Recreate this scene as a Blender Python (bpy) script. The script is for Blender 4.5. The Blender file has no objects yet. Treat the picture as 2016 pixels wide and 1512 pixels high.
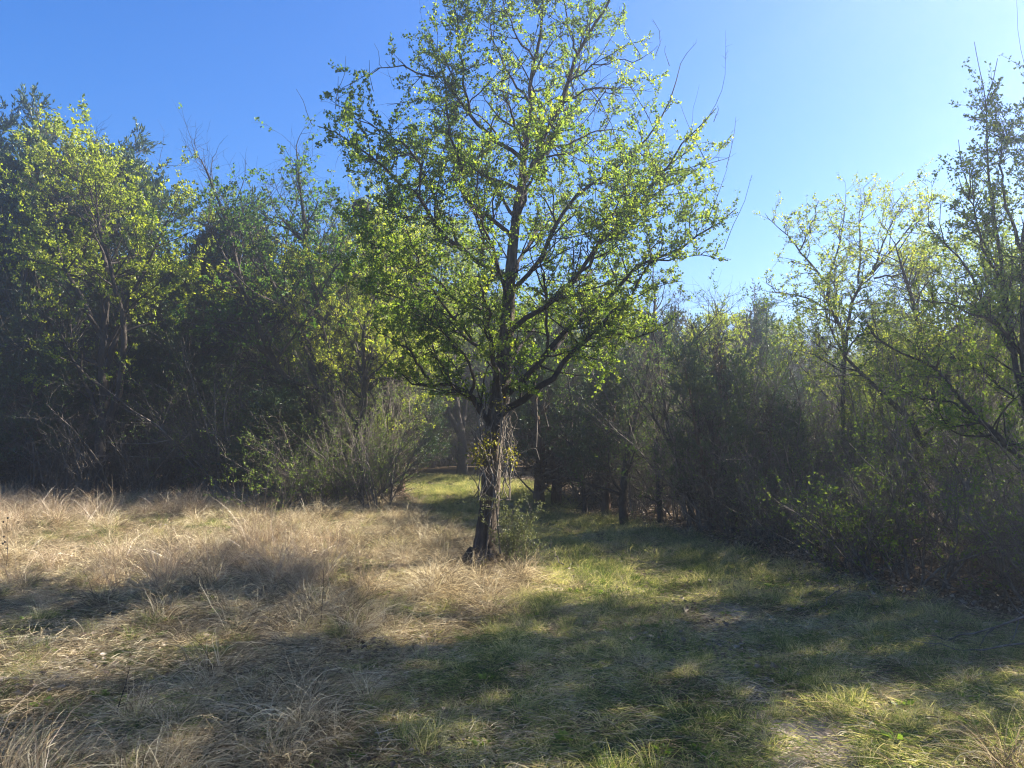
import bpy, math
import numpy as np

# ------------------------------------------------------------------ camera, sky, sun, exposure
S = bpy.context.scene
F_PX, HOR, CAM_H = 1552.0, 846.0, 1.6          # focal length and horizon row in pixels of the 2016x1512 photograph
cam = bpy.data.cameras.new('camera'); camo = bpy.data.objects.new('camera', cam)
S.collection.objects.link(camo); S.camera = camo
cam.sensor_width = 36; cam.lens = 36 * F_PX / 2016; cam.clip_end = 2000; cam.clip_start = .05
PITCH = math.atan((HOR - 756) / F_PX)
camo.location = (0, 0, CAM_H); camo.rotation_euler = (math.pi / 2 + PITCH, 0, 0)

SUN_AZ, SUN_EL = math.radians(68), math.radians(37)   # azimuth measured from the view axis towards the right
W = bpy.data.worlds.new('World'); S.world = W; W.use_nodes = True
nt = W.node_tree; bg = nt.nodes['Background']
sky = nt.nodes.new('ShaderNodeTexSky'); sky.sky_type = 'NISHITA'; sky.sun_disc = False
sky.sun_elevation = SUN_EL; sky.sun_rotation = SUN_AZ
sky.air_density = 1.0; sky.dust_density = 0.3; sky.ozone_density = 5.0; sky.altitude = 200
hs = nt.nodes.new('ShaderNodeHueSaturation'); hs.inputs['Saturation'].default_value = 1.28; hs.inputs['Hue'].default_value = .51
nt.links.new(sky.outputs[0], hs.inputs['Color']); nt.links.new(hs.outputs[0], bg.inputs[0]); bg.inputs[1].default_value = 0.05
sl = bpy.data.lights.new('sun', 'SUN'); sl.energy = 5.0; sl.angle = math.radians(.55); sl.color = (1, .93, .82)
so = bpy.data.objects.new('sun', sl); S.collection.objects.link(so)
sdir = np.array([math.sin(SUN_AZ) * math.cos(SUN_EL), math.cos(SUN_AZ) * math.cos(SUN_EL), math.sin(SUN_EL)])
import mathutils
so.rotation_euler = mathutils.Vector(sdir).to_track_quat('Z', 'Y').to_euler(); so.location = (20, 10, 20)
S.view_settings.view_transform = 'Standard'; S.view_settings.look = 'None'
S.view_settings.exposure = 2.3; S.view_settings.gamma = 1; S.view_settings.use_curve_mapping = False
S.render.engine = 'CYCLES'
cy = S.cycles; cy.max_bounces = 6; cy.diffuse_bounces = 3; cy.transmission_bounces = 4; cy.glossy_bounces = 1
cy.transparent_max_bounces = 4; cy.volume_bounces = 0; cy.use_denoising = True; cy.filter_width = 1.15; cy.sample_clamp_indirect = 4
cy.caustics_reflective = False; cy.caustics_refractive = False

# ------------------------------------------------------------------ numeric helpers
def at(px, py, D):
    """pixel of the photograph (2016 wide) -> world point at distance D along the view's ground axis"""
    xc, zc = (px - 1008) / F_PX, (756 - py) / F_PX
    c, s = math.cos(PITCH), math.sin(PITCH)
    fy, fz = c - s * zc, s + c * zc
    return np.array([xc / fy * D, D, CAM_H + fz / fy * D])
def sstep(a, b, x):
    t = np.clip((x - a) / (b - a), 0, 1); return t * t * (3 - 2 * t)
def _h(ix, iy, s):
    v = np.sin(ix * 127.1 + iy * 311.7 + s * 74.7) * 43758.5453
    return v - np.floor(v)
def vnoise(x, y, s=0):
    x = np.asarray(x, float); y = np.asarray(y, float)
    ix, iy = np.floor(x), np.floor(y); fx, fy = x - ix, y - iy
    fx = fx * fx * (3 - 2 * fx); fy = fy * fy * (3 - 2 * fy)
    a = _h(ix, iy, s) * (1 - fx) + _h(ix + 1, iy, s) * fx
    b = _h(ix, iy + 1, s) * (1 - fx) + _h(ix + 1, iy + 1, s) * fx
    return a * (1 - fy) + b * fy
def fbm(x, y, s=0, o=4):
    v = 0; a = .5
    for i in range(o):
        v = v + a * vnoise(np.asarray(x) * 2 ** i, np.asarray(y) * 2 ** i, s + i * 9); a *= .5
    return v / (1 - .5 ** o)
def norm(v):
    return v / np.maximum(np.linalg.norm(v, axis=-1, keepdims=True), 1e-9)

# left edge of the mown green track and right edge (the thicket), as x over y
LB = ([0, 3, 5, 7, 9, 11.5, 14, 17, 20, 24, 30], [-.9, -.6, -.3, .25, .45, .1, -.9, -1.9, -2.6, -3.6, -6.])
RB = ([0, 3, 5, 6, 7.5, 9, 10.6, 13, 16, 20, 25, 30], [5.5, 5.3, 4.6, 4.1, 3.5, 3.1, 2.9, 2.3, 1.1, .7, -.2, -2.])
def left_b(y): return np.interp(y, *LB)
def right_b(y): return np.interp(y, *RB)
def trail_x(y): return np.interp(y, [0, 4.2, 5.1, 7.3, 10, 14, 20], [1.4, 1.6, 1.65, 1.85, 1.5, .6, -.8])
def gz(x, y):
    x = np.asarray(x, float); y = np.asarray(y, float)
    near = 1 - sstep(22, 40, np.hypot(x, y))
    dry = sstep(.3, -1.0, x - left_b(y)) * sstep(19, 16, y)
    z = (fbm(x * .22, y * .22, 3, 3) - .5) * .35 * near
    z = z + (fbm(x * .9, y * .9, 7, 3) - .5) * (.05 + .16 * dry) * near + (fbm(x * 2.6, y * 2.6, 17, 2) - .5) * (.04 + .16 * dry) * near
    z = z - .05 * np.exp(-((x - trail_x(y)) / .22) ** 2) * near
    z0 = 0
    return z + z0
# ------------------------------------------------------------------ mesh helpers
def make_mesh(name, V, quads=None, tris=None, mat=None, smooth=False, attrs=None):
    V = np.asarray(V, np.float32).reshape(-1, 3)
    m = bpy.data.meshes.new(name)
    nq = 0 if quads is None else len(quads); ntr = 0 if tris is None else len(tris)
    m.vertices.add(len(V)); m.vertices.foreach_set('co', V.ravel())
    li = []
    if nq: li.append(np.asarray(quads, np.int32).ravel())
    if ntr: li.append(np.asarray(tris, np.int32).ravel())
    li = np.concatenate(li)
    m.loops.add(len(li)); m.loops.foreach_set('vertex_index', li)
    m.polygons.add(nq + ntr)
    st = np.concatenate([np.arange(nq) * 4, nq * 4 + np.arange(ntr) * 3]).astype(np.int32)
    m.polygons.foreach_set('loop_start', st)
    if smooth: m.polygons.foreach_set('use_smooth', np.ones(nq + ntr, bool))
    for k, a in (attrs or {}).items():
        at_ = m.attributes.new(k, 'FLOAT', 'POINT'); at_.data.foreach_set('value', np.asarray(a, np.float32))
    if mat: m.materials.append(mat)
    m.update(calc_edges=True)
    return m
class Geo:
    def __init__(s): s.V = []; s.Q = []; s.T = []; s.A = []; s.n = 0
    def add(s, V, Q=None, T=None, A=None):
        V = np.asarray(V).reshape(-1, 3)
        if Q is not None and len(Q): s.Q.append(np.asarray(Q) + s.n)
        if T is not None and len(T): s.T.append(np.asarray(T) + s.n)
        s.A.append(np.zeros(len(V)) if A is None else A)
        s.V.append(V); s.n += len(V); return s
    def mesh(s, name, mat, smooth=False):
        return make_mesh(name, np.concatenate(s.V), np.concatenate(s.Q) if s.Q else None,
                         np.concatenate(s.T) if s.T else None, mat, smooth, {'tint': np.concatenate(s.A)})
def frames(P):
    T = norm(np.gradient(P, axis=1))
    D = norm(P[:, -1] - P[:, 0])
    ref = np.where(np.abs(D[:, 2:3]) < .8, np.array([[0, 0, 1.]]), np.array([[1., 0, 0]]))
    N = norm(np.cross(T, ref[:, None, :])); B = np.cross(T, N)
    return T, N, B
def tubes(g, P, R, n=4, tint=None):
    P = np.asarray(P, float); R = np.asarray(R, float)
    N_, K = P.shape[:2]
    if N_ == 0: return
    T, N, B = frames(P)
    a = np.arange(n) / n * 2 * np.pi
    V = P[:, :, None, :] + R[:, :, None, None] * (np.cos(a)[None, None, :, None] * N[:, :, None, :] + np.sin(a)[None, None, :, None] * B[:, :, None, :])
    base = (np.arange(N_) * K * n)[:, None, None]
    k = (np.arange(K - 1) * n)[None, :, None]; i = np.arange(n)[None, None, :]; j = (i + 1) % n
    q = np.stack([base + k + i, base + k + j, base + k + n + j, base + k + n + i], -1).reshape(-1, 4)
    A = None if tint is None else np.repeat(tint, K * n)
    g.add(V.reshape(-1, 3), q, None, A)
def ribbons(g, P, Wd, side, tint=None):
    """tapered blades: P (N,K,3), Wd (N,K) half width, side (N,3)"""
    N_, K = P.shape[:2]
    T = norm(np.gradient(P, axis=1)); sd = norm(np.cross(T, side[:, None, :]))
    L = P[:, :-1] - sd[:, :-1] * Wd[:, :-1, None]; R_ = P[:, :-1] + sd[:, :-1] * Wd[:, :-1, None]
    V = np.concatenate([L, R_, P[:, -1:]], 1); m = 2 * (K - 1) + 1
    b = (np.arange(N_) * m)[:, None]; k = np.arange(K - 2)[None, :]
    q = np.stack([b + k, b + k + K - 1, b + k + K, b + k + 1], -1).reshape(-1, 4)
    t = np.stack([b[:, 0] + K - 2, b[:, 0] + 2 * K - 3, b[:, 0] + 2 * K - 2], -1)
    g.add(V.reshape(-1, 3), q, t, None if tint is None else np.repeat(tint, m))
def leaves(g, C, D, size, rng, tint, aspect=.55, fold=.25):
    """folded pointed leaves: C base (N,3), D direction (N,3)"""
    n = len(C)
    D = norm(D); r = norm(rng.normal(size=(n, 3))); s = norm(np.cross(D, r)); u = np.cross(s, D)
    sz = size[:, None] if np.ndim(size) else size
    v0 = C; v2 = C + D * sz + u * sz * .08 * rng.normal(size=(n, 1))
    v1 = C + D * sz * .52 + s * sz * aspect / 2 + u * sz * fold * aspect
    v3 = C + D * sz * .52 - s * sz * aspect / 2 + u * sz * fold * aspect
    V = np.stack([v0, v1, v2, v3], 1)
    b = (np.arange(n) * 4)[:, None]
    t = np.concatenate([b + np.array([[0, 1, 2]]), b + np.array([[0, 2, 3]])], 0)
    g.add(V.reshape(-1, 3), None, t, np.repeat(tint, 4))
def lobed(g, C, D, size, rng, tint):
    """five pointed lobed leaves of 6 triangles, for the nearest tree"""
    n = len(C); D = norm(D); r = norm(rng.normal(size=(n, 3))); s = norm(np.cross(D, r)); u = np.cross(s, D)
    prof = np.array([[0, 0, 0], [.28, .12, .05], [.42, .36, .1], [.58, .14, .03], [.78, .26, .06], [1, 0, -.05],
                     [.78, -.26, .06], [.58, -.14, .03], [.42, -.36, .1], [.28, -.12, .05]])
    V = C[:, None, :] + size[:, None, None] * (prof[None, :, 0:1] * D[:, None] + prof[None, :, 1:2] * s[:, None] + prof[None, :, 2:3] * u[:, None])
    f = np.array([[0, 1, 9], [1, 2, 3], [9, 7, 8], [3, 4, 5], [7, 5, 6], [1, 3, 7], [1, 7, 9], [3, 5, 7]])
    b = (np.arange(n) * 10)[:, None, None]
    g.add(V.reshape(-1, 3), None, (b + f[None]).reshape(-1, 3), np.repeat(tint, 10))
def resample(P, K):
    P = np.asarray(P, float); d = np.r_[0, np.cumsum(np.linalg.norm(np.diff(P, axis=0), axis=1))]
    t = np.linspace(0, d[-1], K)
    return np.stack([np.interp(t, d, P[:, i]) for i in range(3)], 1)
def spawn(P, R, rng, dens=4., t0=.2, t1=1., ang=50, angv=12, length=.5, lv=.3, taper=.5, K=5, trop=.1, wig=.15,
          rr=.6, rend=.25, rmin=.002, rmax=1., outward=None, nmin=0):
    """children growing off every branch: all of a level at once"""
    N_, Kp = P.shape[:2]
    seg = np.linalg.norm(np.diff(P, axis=1), axis=2); L = seg.sum(1)
    cnt = np.maximum(rng.poisson(np.maximum(dens * L * (t1 - t0), 0)), nmin)
    idx = np.repeat(np.arange(N_), cnt); n = len(idx)
    if n == 0: return np.zeros((0, K, 3)), np.zeros((0, K)), idx, np.zeros(0)
    t = t0 + (t1 - t0) * rng.random(n); f = t * (Kp - 1); i = np.minimum(f.astype(int), Kp - 2); fr = (f - i)[:, None]
    p = P[idx, i] * (1 - fr) + P[idx, i + 1] * fr
    r = R[idx, i] * (1 - fr[:, 0]) + R[idx, i + 1] * fr[:, 0]
    tan = norm(P[idx, i + 1] - P[idx, i])
    pr = norm(np.cross(tan, norm(rng.normal(size=(n, 3)))))
    if outward is not None: pr = norm(pr + outward(p) * .6); pr = norm(pr - tan * (pr * tan).sum(1, keepdims=True))
    a = np.radians(ang + angv * rng.normal(size=n))[:, None]
    d = np.cos(a) * tan + np.sin(a) * pr
    Lc = length * (1 + lv * rng.normal(size=n)).clip(.3, 2) * (1 - taper * t)
    if callable(length): pass
    r0 = np.clip(r * rr, rmin, rmax)
    out = np.empty((n, K, 3)); out[:, 0] = p; R2 = r0[:, None] * np.linspace(1, rend, K)[None]
    bend = norm(rng.normal(size=(n, 3))) * wig
    for k in range(1, K):
        d = norm(d + np.array([0, 0, trop]) + wig * rng.normal(size=(n, 3)) + bend * .5)
        out[:, k] = out[:, k - 1] + d * (Lc / (K - 1))[:, None]
    return out, R2, idx, t
def clump(p, f=1.1, s=0):
    x, y, z = p[:, 0] * f, p[:, 1] * f, p[:, 2] * f
    return (vnoise(x + 3.1, z + s, 11 + s) + vnoise(y + 7.7, z - s, 12 + s) + vnoise(x + z * .4, y + z * .7, 13 + s)) / 3
def nodes_on(P, spacing, rng, t0=.1):
    L = np.linalg.norm(np.diff(P, axis=1), axis=2).sum(1); cnt = np.maximum((L / spacing).astype(int), 1)
    idx = np.repeat(np.arange(len(P)), cnt); n = len(idx); K = P.shape[1]
    t = t0 + (1 - t0) * rng.random(n); f = t * (K - 1); i = np.minimum(f.astype(int), K - 2); fr = (f - i)[:, None]
    return P[idx, i] * (1 - fr) + P[idx, i + 1] * fr, norm(P[idx, i + 1] - P[idx, i]), idx
def wander(p0, d0, L, K, rng, trop=.0, wig=.1):
    P = [np.array(p0, float)]; d = norm(np.array(d0, float))
    for k in range(K - 1):
        d = norm(d + np.array([0, 0, trop]) + wig * rng.normal(size=3)); P.append(P[-1] + d * L / (K - 1))
    return np.array(P)

# ------------------------------------------------------------------ materials
def new_mat(name):
    m = bpy.data.materials.new(name); m.use_nodes = True; t = m.node_tree
    for n in list(t.nodes): t.nodes.remove(n)
    out = t.nodes.new('ShaderNodeOutputMaterial'); return m, t, out
def ramp(t, stops):
    r = t.nodes.new('ShaderNodeValToRGB'); e = r.color_ramp.elements
    while len(e) < len(stops): e.new(.5)
    for i, (p, c) in enumerate(stops): e[i].position = p; e[i].color = (*c, 1)
    return r
def math_(t, op, a, b=None, clamp=False):
    n = t.nodes.new('ShaderNodeMath'); n.operation = op; n.use_clamp = clamp
    for i, v in enumerate((a, b)):
        if v is None: continue
        if isinstance(v, (int, float)): n.inputs[i].default_value = v
        else: t.links.new(v, n.inputs[i])
    return n.outputs[0]
def leaf_mat(name, stops, trans=.5, tcol=(1.6, 1.5, .7), patch=.3, scale=1.2, gloss=.012, inst=.2):
    m, t, out = new_mat(name)
    a = t.nodes.new('ShaderNodeAttribute'); a.attribute_name = 'tint'
    g = t.nodes.new('ShaderNodeNewGeometry'); nz = t.nodes.new('ShaderNodeTexNoise'); nz.inputs['Scale'].default_value = scale
    nz.inputs['Detail'].default_value = 2
    t.links.new(g.outputs['Position'], nz.inputs['Vector'])
    oi = t.nodes.new('ShaderNodeObjectInfo')
    f = math_(t, 'ADD', a.outputs['Fac'], math_(t, 'MULTIPLY', math_(t, 'SUBTRACT', nz.outputs['Fac'], .5), patch * 3))
    f = math_(t, 'ADD', f, math_(t, 'MULTIPLY', math_(t, 'SUBTRACT', oi.outputs['Random'], .5), inst * 2), True)
    r = ramp(t, stops); t.links.new(f, r.inputs[0])
    d = t.nodes.new('ShaderNodeBsdfDiffuse'); t.links.new(r.outputs[0], d.inputs['Color'])
    tr = t.nodes.new('ShaderNodeBsdfTranslucent')
    mul = t.nodes.new('ShaderNodeMix'); mul.data_type = 'RGBA'; mul.blend_type = 'MULTIPLY'; mul.inputs[0].default_value = 1
    t.links.new(r.outputs[0], mul.inputs[6]); mul.inputs[7].default_value = (*tcol, 1); mul.clamp_result = False
    t.links.new(mul.outputs[2], tr.inputs['Color'])
    mx = t.nodes.new('ShaderNodeMixShader'); mx.inputs[0].default_value = trans
    t.links.new(d.outputs[0], mx.inputs[1]); t.links.new(tr.outputs[0], mx.inputs[2])
    res = mx.outputs[0]
    if gloss:
        gl = t.nodes.new('ShaderNodeBsdfGlossy'); gl.inputs['Roughness'].default_value = .45
        gl.inputs['Color'].default_value = (1, 1, 1, 1)
        m2 = t.nodes.new('ShaderNodeMixShader'); m2.inputs[0].default_value = gloss
        t.links.new(res, m2.inputs[1]); t.links.new(gl.outputs[0], m2.inputs[2]); res = m2.outputs[0]
    t.links.new(res, out.inputs[0]); return m
def bark_mat(name, c0, c1, c2, scale=9., stretch=.25, bump=.6, rough=.95):
    m, t, out = new_mat(name)
    tc = t.nodes.new('ShaderNodeTexCoord'); mp = t.nodes.new('ShaderNodeMapping')
    mp.inputs['Scale'].default_value = (1, 1, stretch); t.links.new(tc.outputs['Object'], mp.inputs[0])
    n1 = t.nodes.new('ShaderNodeTexNoise'); n1.inputs['Scale'].default_value = scale; n1.inputs['Detail'].default_value = 6
    n1.inputs['Roughness'].default_value = .65; t.links.new(mp.outputs[0], n1.inputs['Vector'])
    n2 = t.nodes.new('ShaderNodeTexNoise'); n2.inputs['Scale'].default_value = 2.2; n2.inputs['Detail'].default_value = 3
    t.links.new(tc.outputs['Object'], n2.inputs['Vector'])
    f = math_(t, 'ADD', n1.outputs['Fac'], math_(t, 'MULTIPLY', math_(t, 'SUBTRACT', n2.outputs['Fac'], .5), .6), True)
    r = ramp(t, [(.33, c0), (.52, c1), (.7, c2)]); t.links.new(f, r.inputs[0])
    p = t.nodes.new('ShaderNodeBsdfPrincipled'); p.inputs['Roughness'].default_value = rough
    p.inputs['Specular IOR Level'].default_value = .2
    t.links.new(r.outputs[0], p.inputs['Base Color'])
    b = t.nodes.new('ShaderNodeBump'); b.inputs['Strength'].default_value = bump; b.inputs['Distance'].default_value = .02
    t.links.new(n1.outputs['Fac'], b.inputs['Height']); t.links.new(b.outputs[0], p.inputs['Normal'])
    t.links.new(p.outputs[0], out.inputs[0]); return m

M = {}
M['elm_leaf'] = leaf_mat('elm_leaf', [(0, (.055, .11, .02)), (.45, (.135, .19, .035)), (1, (.26, .28, .05))], .6, (2.05, 1.9, .85), .3, .9)
M['sapling_leaf'] = leaf_mat('sapling_leaf', [(0, (.07, .085, .035)), (1, (.19, .2, .09))], .3, (1.2, 1.2, .7), .3, 2.)
M['elm_yellow'] = leaf_mat('elm_yellow', [(0, (.1, .15, .02)), (.5, (.19, .24, .028)), (1, (.28, .3, .045))], .55, (1.8, 1.7, .8), .3, .9)
M['elm_deep'] = leaf_mat('elm_deep', [(0, (.03, .075, .014)), (.5, (.07, .14, .022)), (1, (.13, .19, .03))], .5, (1.6, 1.5, .7), .3, .9)
M['cedar'] = leaf_mat('cedar', [(0, (.024, .048, .02)), (.5, (.045, .08, .028)), (1, (.09, .12, .036))], .25, (1.1, 1.2, .6), .25, 1.5, .03, .25)
M['cedar_brown'] = leaf_mat('cedar_brown', [(0, (.03, .022, .014)), (.5, (.055, .04, .022)), (1, (.09, .07, .035))], .2, (1.1, 1, .7), .3, 1.5, .02)
M['shrub_leaf'] = leaf_mat('shrub_leaf', [(0, (.06, .11, .02)), (.5, (.12, .19, .035)), (1, (.2, .26, .06))], .5, (1.5, 1.4, .7), .3, 1.5)
M['vine_leaf'] = leaf_mat('vine_leaf', [(0, (.13, .15, .02)), (1, (.28, .25, .04))], .5, (1.4, 1.3, .6), .2, 1.5)
M['grass_green'] = leaf_mat('grass_green', [(0, (.05, .08, .026)), (.33, (.13, .175, .05)), (.6, (.27, .275, .11)), (1, (.52, .46, .28))], .45, (1.6, 1.55, .85), .45, 1.6, .015, .3)
M['grass_dry'] = leaf_mat('grass_dry', [(0, (.085, .064, .04)), (.35, (.26, .2, .12)), (.65, (.47, .385, .24)), (1, (.64, .56, .39))], .35, (1.15, 1.1, .95), .4, 1.6, .01, .14)
M['bluestem'] = leaf_mat('bluestem', [(0, (.22, .145, .09)), (.5, (.43, .32, .2)), (1, (.58, .47, .32))], .35, (1.1, 1, .8), .2, .7, .05, .15)
M['litter'] = leaf_mat('litter', [(0, (.09, .06, .035)), (.5, (.2, .145, .09)), (1, (.36, .29, .2))], .2, (1, 1, 1), .3, 2, .03, .2)
M['bark_elm'] = bark_mat('bark_elm', (.022, .017, .013), (.07, .053, .04), (.18, .145, .11), 24, .18, .8)
M['bark_limb'] = bark_mat('bark_limb', (.02, .016, .013), (.042, .034, .028), (.085, .07, .056), 20, .5, .6)
M['bark_cedar'] = bark_mat('bark_cedar', (.05, .03, .02), (.12, .075, .05), (.22, .15, .1), 18, .1, .7)
M['bark_grey'] = bark_mat('bark_grey', (.07, .058, .045), (.15, .125, .1), (.27, .235, .19), 14, .5, .4)
M['bark_brush'] = bark_mat('bark_brush', (.07, .056, .044), (.15, .125, .1), (.28, .235, .19), 14, .5, .4)
M['dead_wood'] = bark_mat('dead_wood', (.2, .17, .13), (.33, .29, .23), (.48, .43, .36), 18, .3, .4)

# ground
def ground_mat():
    m, t, out = new_mat('ground')
    g = t.nodes.new('ShaderNodeNewGeometry')
    def nz(s, d=6, r=.65):
        n = t.nodes.new('ShaderNodeTexNoise'); n.inputs['Scale'].default_value = s; n.inputs['Detail'].default_value = d
        n.inputs['Roughness'].default_value = r; t.links.new(g.outputs['Position'], n.inputs['Vector']); return n.outputs['Fac']
    litter = ramp(t, [(.32, (.035, .025, .016)), (.5, (.09, .064, .04)), (.68, (.19, .145, .1))]); t.links.new(nz(26), litter.inputs[0])
    turf = ramp(t, [(.32, (.03, .042, .014)), (.5, (.065, .075, .026)), (.7, (.13, .105, .055))]); t.links.new(nz(19), turf.inputs[0])
    soil = ramp(t, [(.3, (.13, .095, .065)), (.5, (.29, .235, .17)), (.7, (.48, .41, .32))]); t.links.new(nz(35), soil.inputs[0])
    def attr(n):
        a = t.nodes.new('ShaderNodeAttribute'); a.attribute_name = n; return a.outputs['Fac']
    def mix(f, a, b):
        x = t.nodes.new('ShaderNodeMix'); x.data_type = 'RGBA'; t.links.new(f, x.inputs[0]); t.links.new(a, x.inputs[6]); t.links.new(b, x.inputs[7]); return x.outputs[2]
    c = mix(attr('turf'), litter.outputs[0], turf.outputs[0]); c = mix(attr('bare'), c, soil.outputs[0])
    d = t.nodes.new('ShaderNodeBsdfDiffuse'); t.links.new(c, d.inputs[0])
    b = t.nodes.new('ShaderNodeBump'); b.inputs['Strength'].default_value = .7; b.inputs['Distance'].default_value = .03
    t.links.new(nz(30), b.inputs['Height']); t.links.new(b.outputs[0], d.inputs['Normal'])
    t.links.new(d.outputs[0], out.inputs[0]); return m
M['ground'] = ground_mat()

# ------------------------------------------------------------------ linking helpers
COL = S.collection
def add(name, data, parent=None, kind=None, loc=None, label=None, cat=None, group=None):
    o = bpy.data.objects.new(name, data); COL.objects.link(o)
    if parent: o.parent = parent
    if loc is not None: o.location = loc
    if kind: o['kind'] = kind
    if label: o['label'] = label
    if cat: o['category'] = cat
    if group: o['group'] = group
    return o
def thing(name, loc, label, cat, group=None, rz=0., sc=1.):
    o = add(name, None, None, None, loc, label, cat, group); o.rotation_euler = (0, 0, rz)
    o.scale = (sc, sc, sc) if np.ndim(sc) == 0 else sc; o.empty_display_size = .3
    return o
def place(proto, name, x, y, label, cat='tree', group=None, rz=0., sc=1., sink=.03):
    """one individual: an Empty at its base with its own copy of each part (meshes shared)"""
    o = thing(name, (x, y, float(gz(x, y)) - sink), label, cat, group, rz, sc)
    for pn, me, kd in proto: add(pn, me, o, kd)
    return o

# ------------------------------------------------------------------ ground sheet
def ground():
    u = np.linspace(-1, 1, 361); ax = np.sign(u) * (np.abs(u) * 22 + 480 * np.abs(u) ** 9)
    ay = 9 + ax
    X, Y = np.meshgrid(ax, ay, indexing='ij'); Z = gz(X, Y)
    n = len(ax); V = np.stack([X, Y, Z], -1).reshape(-1, 3)
    i = (np.arange(n - 1)[:, None] * n + np.arange(n - 1)[None, :]).ravel()
    q = np.stack([i, i + n, i + n + 1, i + 1], -1)
    x, y = V[:, 0], V[:, 1]
    wob = (fbm(x * .8, y * .8, 21) - .5) * 1.4
    turf = sstep(.5, -.3, x - right_b(y) + wob) * sstep(18.6, 17.3, y + wob * .5 - 12 * (sstep(.2, 1., x - left_b(y) + .4)))
    bare = np.exp(-((x - trail_x(y)) / .28) ** 2) * sstep(.42, .56, fbm(x * 1.4, y * 1.4, 33)) * .9
    for (bx, by, br) in ((1.85, 7.35, .42), (1.62, 4.3, .34), (1.45, 3.75, .24), (1.55, 5.1, .26)):
        bare = np.maximum(bare, sstep(1.3, .4, np.hypot((x - bx) / br, (y - by) / br / 1.2) + (fbm(x * 5, y * 5, 5) - .5) * 1.2))
    me = make_mesh('ground', V, q, None, M['ground'], True, {'turf': turf, 'bare': bare})
    add('ground', me, None, 'structure')
ground()

# ------------------------------------------------------------------ trees
def elm_proto(name, seed, H=8., r0=.14, crown=2.6, n1=13, leaf='elm_leaf', leafsize=.055, per=4, dens2=3.2, dens3=6., sp=.07,
              lean=(.1, 0), bark='bark_limb', t_low=.3, leaf_frac=1., whips=14, side=45, fork=2):
    rng = np.random.default_rng(seed)
    tr = wander((0, 0, -.15), (lean[0], lean[1], 1), H * .93, 12, rng, .08, .1)
    R = r0 * np.linspace(1, .05, 12) ** .9; R[0] *= 1.35
    g = Geo(); tubes(g, tr[None], R[None], 9)
    stems = [tr]; SR = [R]
    for k in range(fork):
        f = rng.uniform(.2, .5); i = int(f * 11); a = rng.random() * 6.28
        st = wander(tr[i], (math.cos(a) * .7, math.sin(a) * .7, 1), H * (1 - f) * .9, 12, rng, .12, .13)
        rs = R[i] * .75 * np.linspace(1, .06, 12); stems.append(st); SR.append(rs); tubes(g, st[None], rs[None], 7)
    trunk = g.mesh(name + '_trunk', M[bark], True)
    b = Geo(); stems = np.array(stems); SR = np.array(SR)
    P1, R1, i1, t1 = spawn(stems, SR, rng, dens=1.5 * n1 / H / 1.3, t0=t_low, t1=.97, ang=58, length=crown * 1.15, lv=.22, taper=.6, K=8, trop=.07, wig=.14, rr=.5, rend=.18, rmin=.012)
    P1b, R1b, _, _ = spawn(stems, SR, rng, dens=4.5, t0=.7, t1=1., ang=35, length=.9, K=8, trop=.15, wig=.12, rr=.6, rmin=.01)
    P1 = np.concatenate([P1, P1b]); R1 = np.concatenate([R1, R1b])
    tubes(b, P1, R1, 5)
    P2, R2, _, _ = spawn(P1, R1, rng, dens=dens2 * 1.35, t0=.12, ang=side, length=.95, lv=.35, taper=.45, K=6, trop=.06, wig=.17, rr=.5, rend=.25, rmin=.005, rmax=.02)
    k_ = clump(P2[:, -1], .8, seed) > .36; P2, R2 = P2[k_], R2[k_]; tubes(b, P2, R2, 4)
    PT = np.concatenate([P2, P1[:, 2:]]); RT = np.concatenate([R2, R1[:, 2:]])
    P3, R3, _, _ = spawn(PT, RT, rng, dens=dens3 * 1.3, t0=.1, ang=48, length=.36, lv=.4, taper=.2, K=4, trop=.05, wig=.2, rr=.4, rend=.4, rmin=.0028, rmax=.006)
    tubes(b, P3, R3, 3)
    if whips:
        Pw, Rw, _, _ = spawn(P1, R1, rng, dens=whips / (len(P1) * crown), t0=.6, ang=25, length=1.1, lv=.3, taper=0, K=6, trop=.18, wig=.08, rr=.3, rmin=.004, rmax=.006)
        tubes(b, Pw, Rw, 3)
    parts = [('trunk', trunk, None), ('branchwork', b.mesh(name + '_branchwork', M[bark], False), 'stuff')]
    if leaf_frac > 0:
        l = Geo(); P3l = P3[(rng.random(len(P3)) < leaf_frac) & (clump(P3[:, 0], 1.3, seed + 5) + .06 * rng.normal(size=len(P3)) > .42)]
        C, T, idx = nodes_on(P3l, sp, rng, .15)
        C = np.repeat(C, per + 1, 0); T = np.repeat(T, per + 1, 0)
        jit = rng.normal(size=C.shape) * .022
        tint = np.clip(.5 + .2 * rng.normal(size=len(C)), 0, 1)
        leaves(l, C + jit, T * .5 + rng.normal(size=C.shape) + [0, 0, .15], leafsize * rng.uniform(.6, 1.25, len(C)), rng, tint, .68)
        parts.append(('foliage', l.mesh(name + '_foliage', M[leaf], False), 'stuff'))
    return parts

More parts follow.
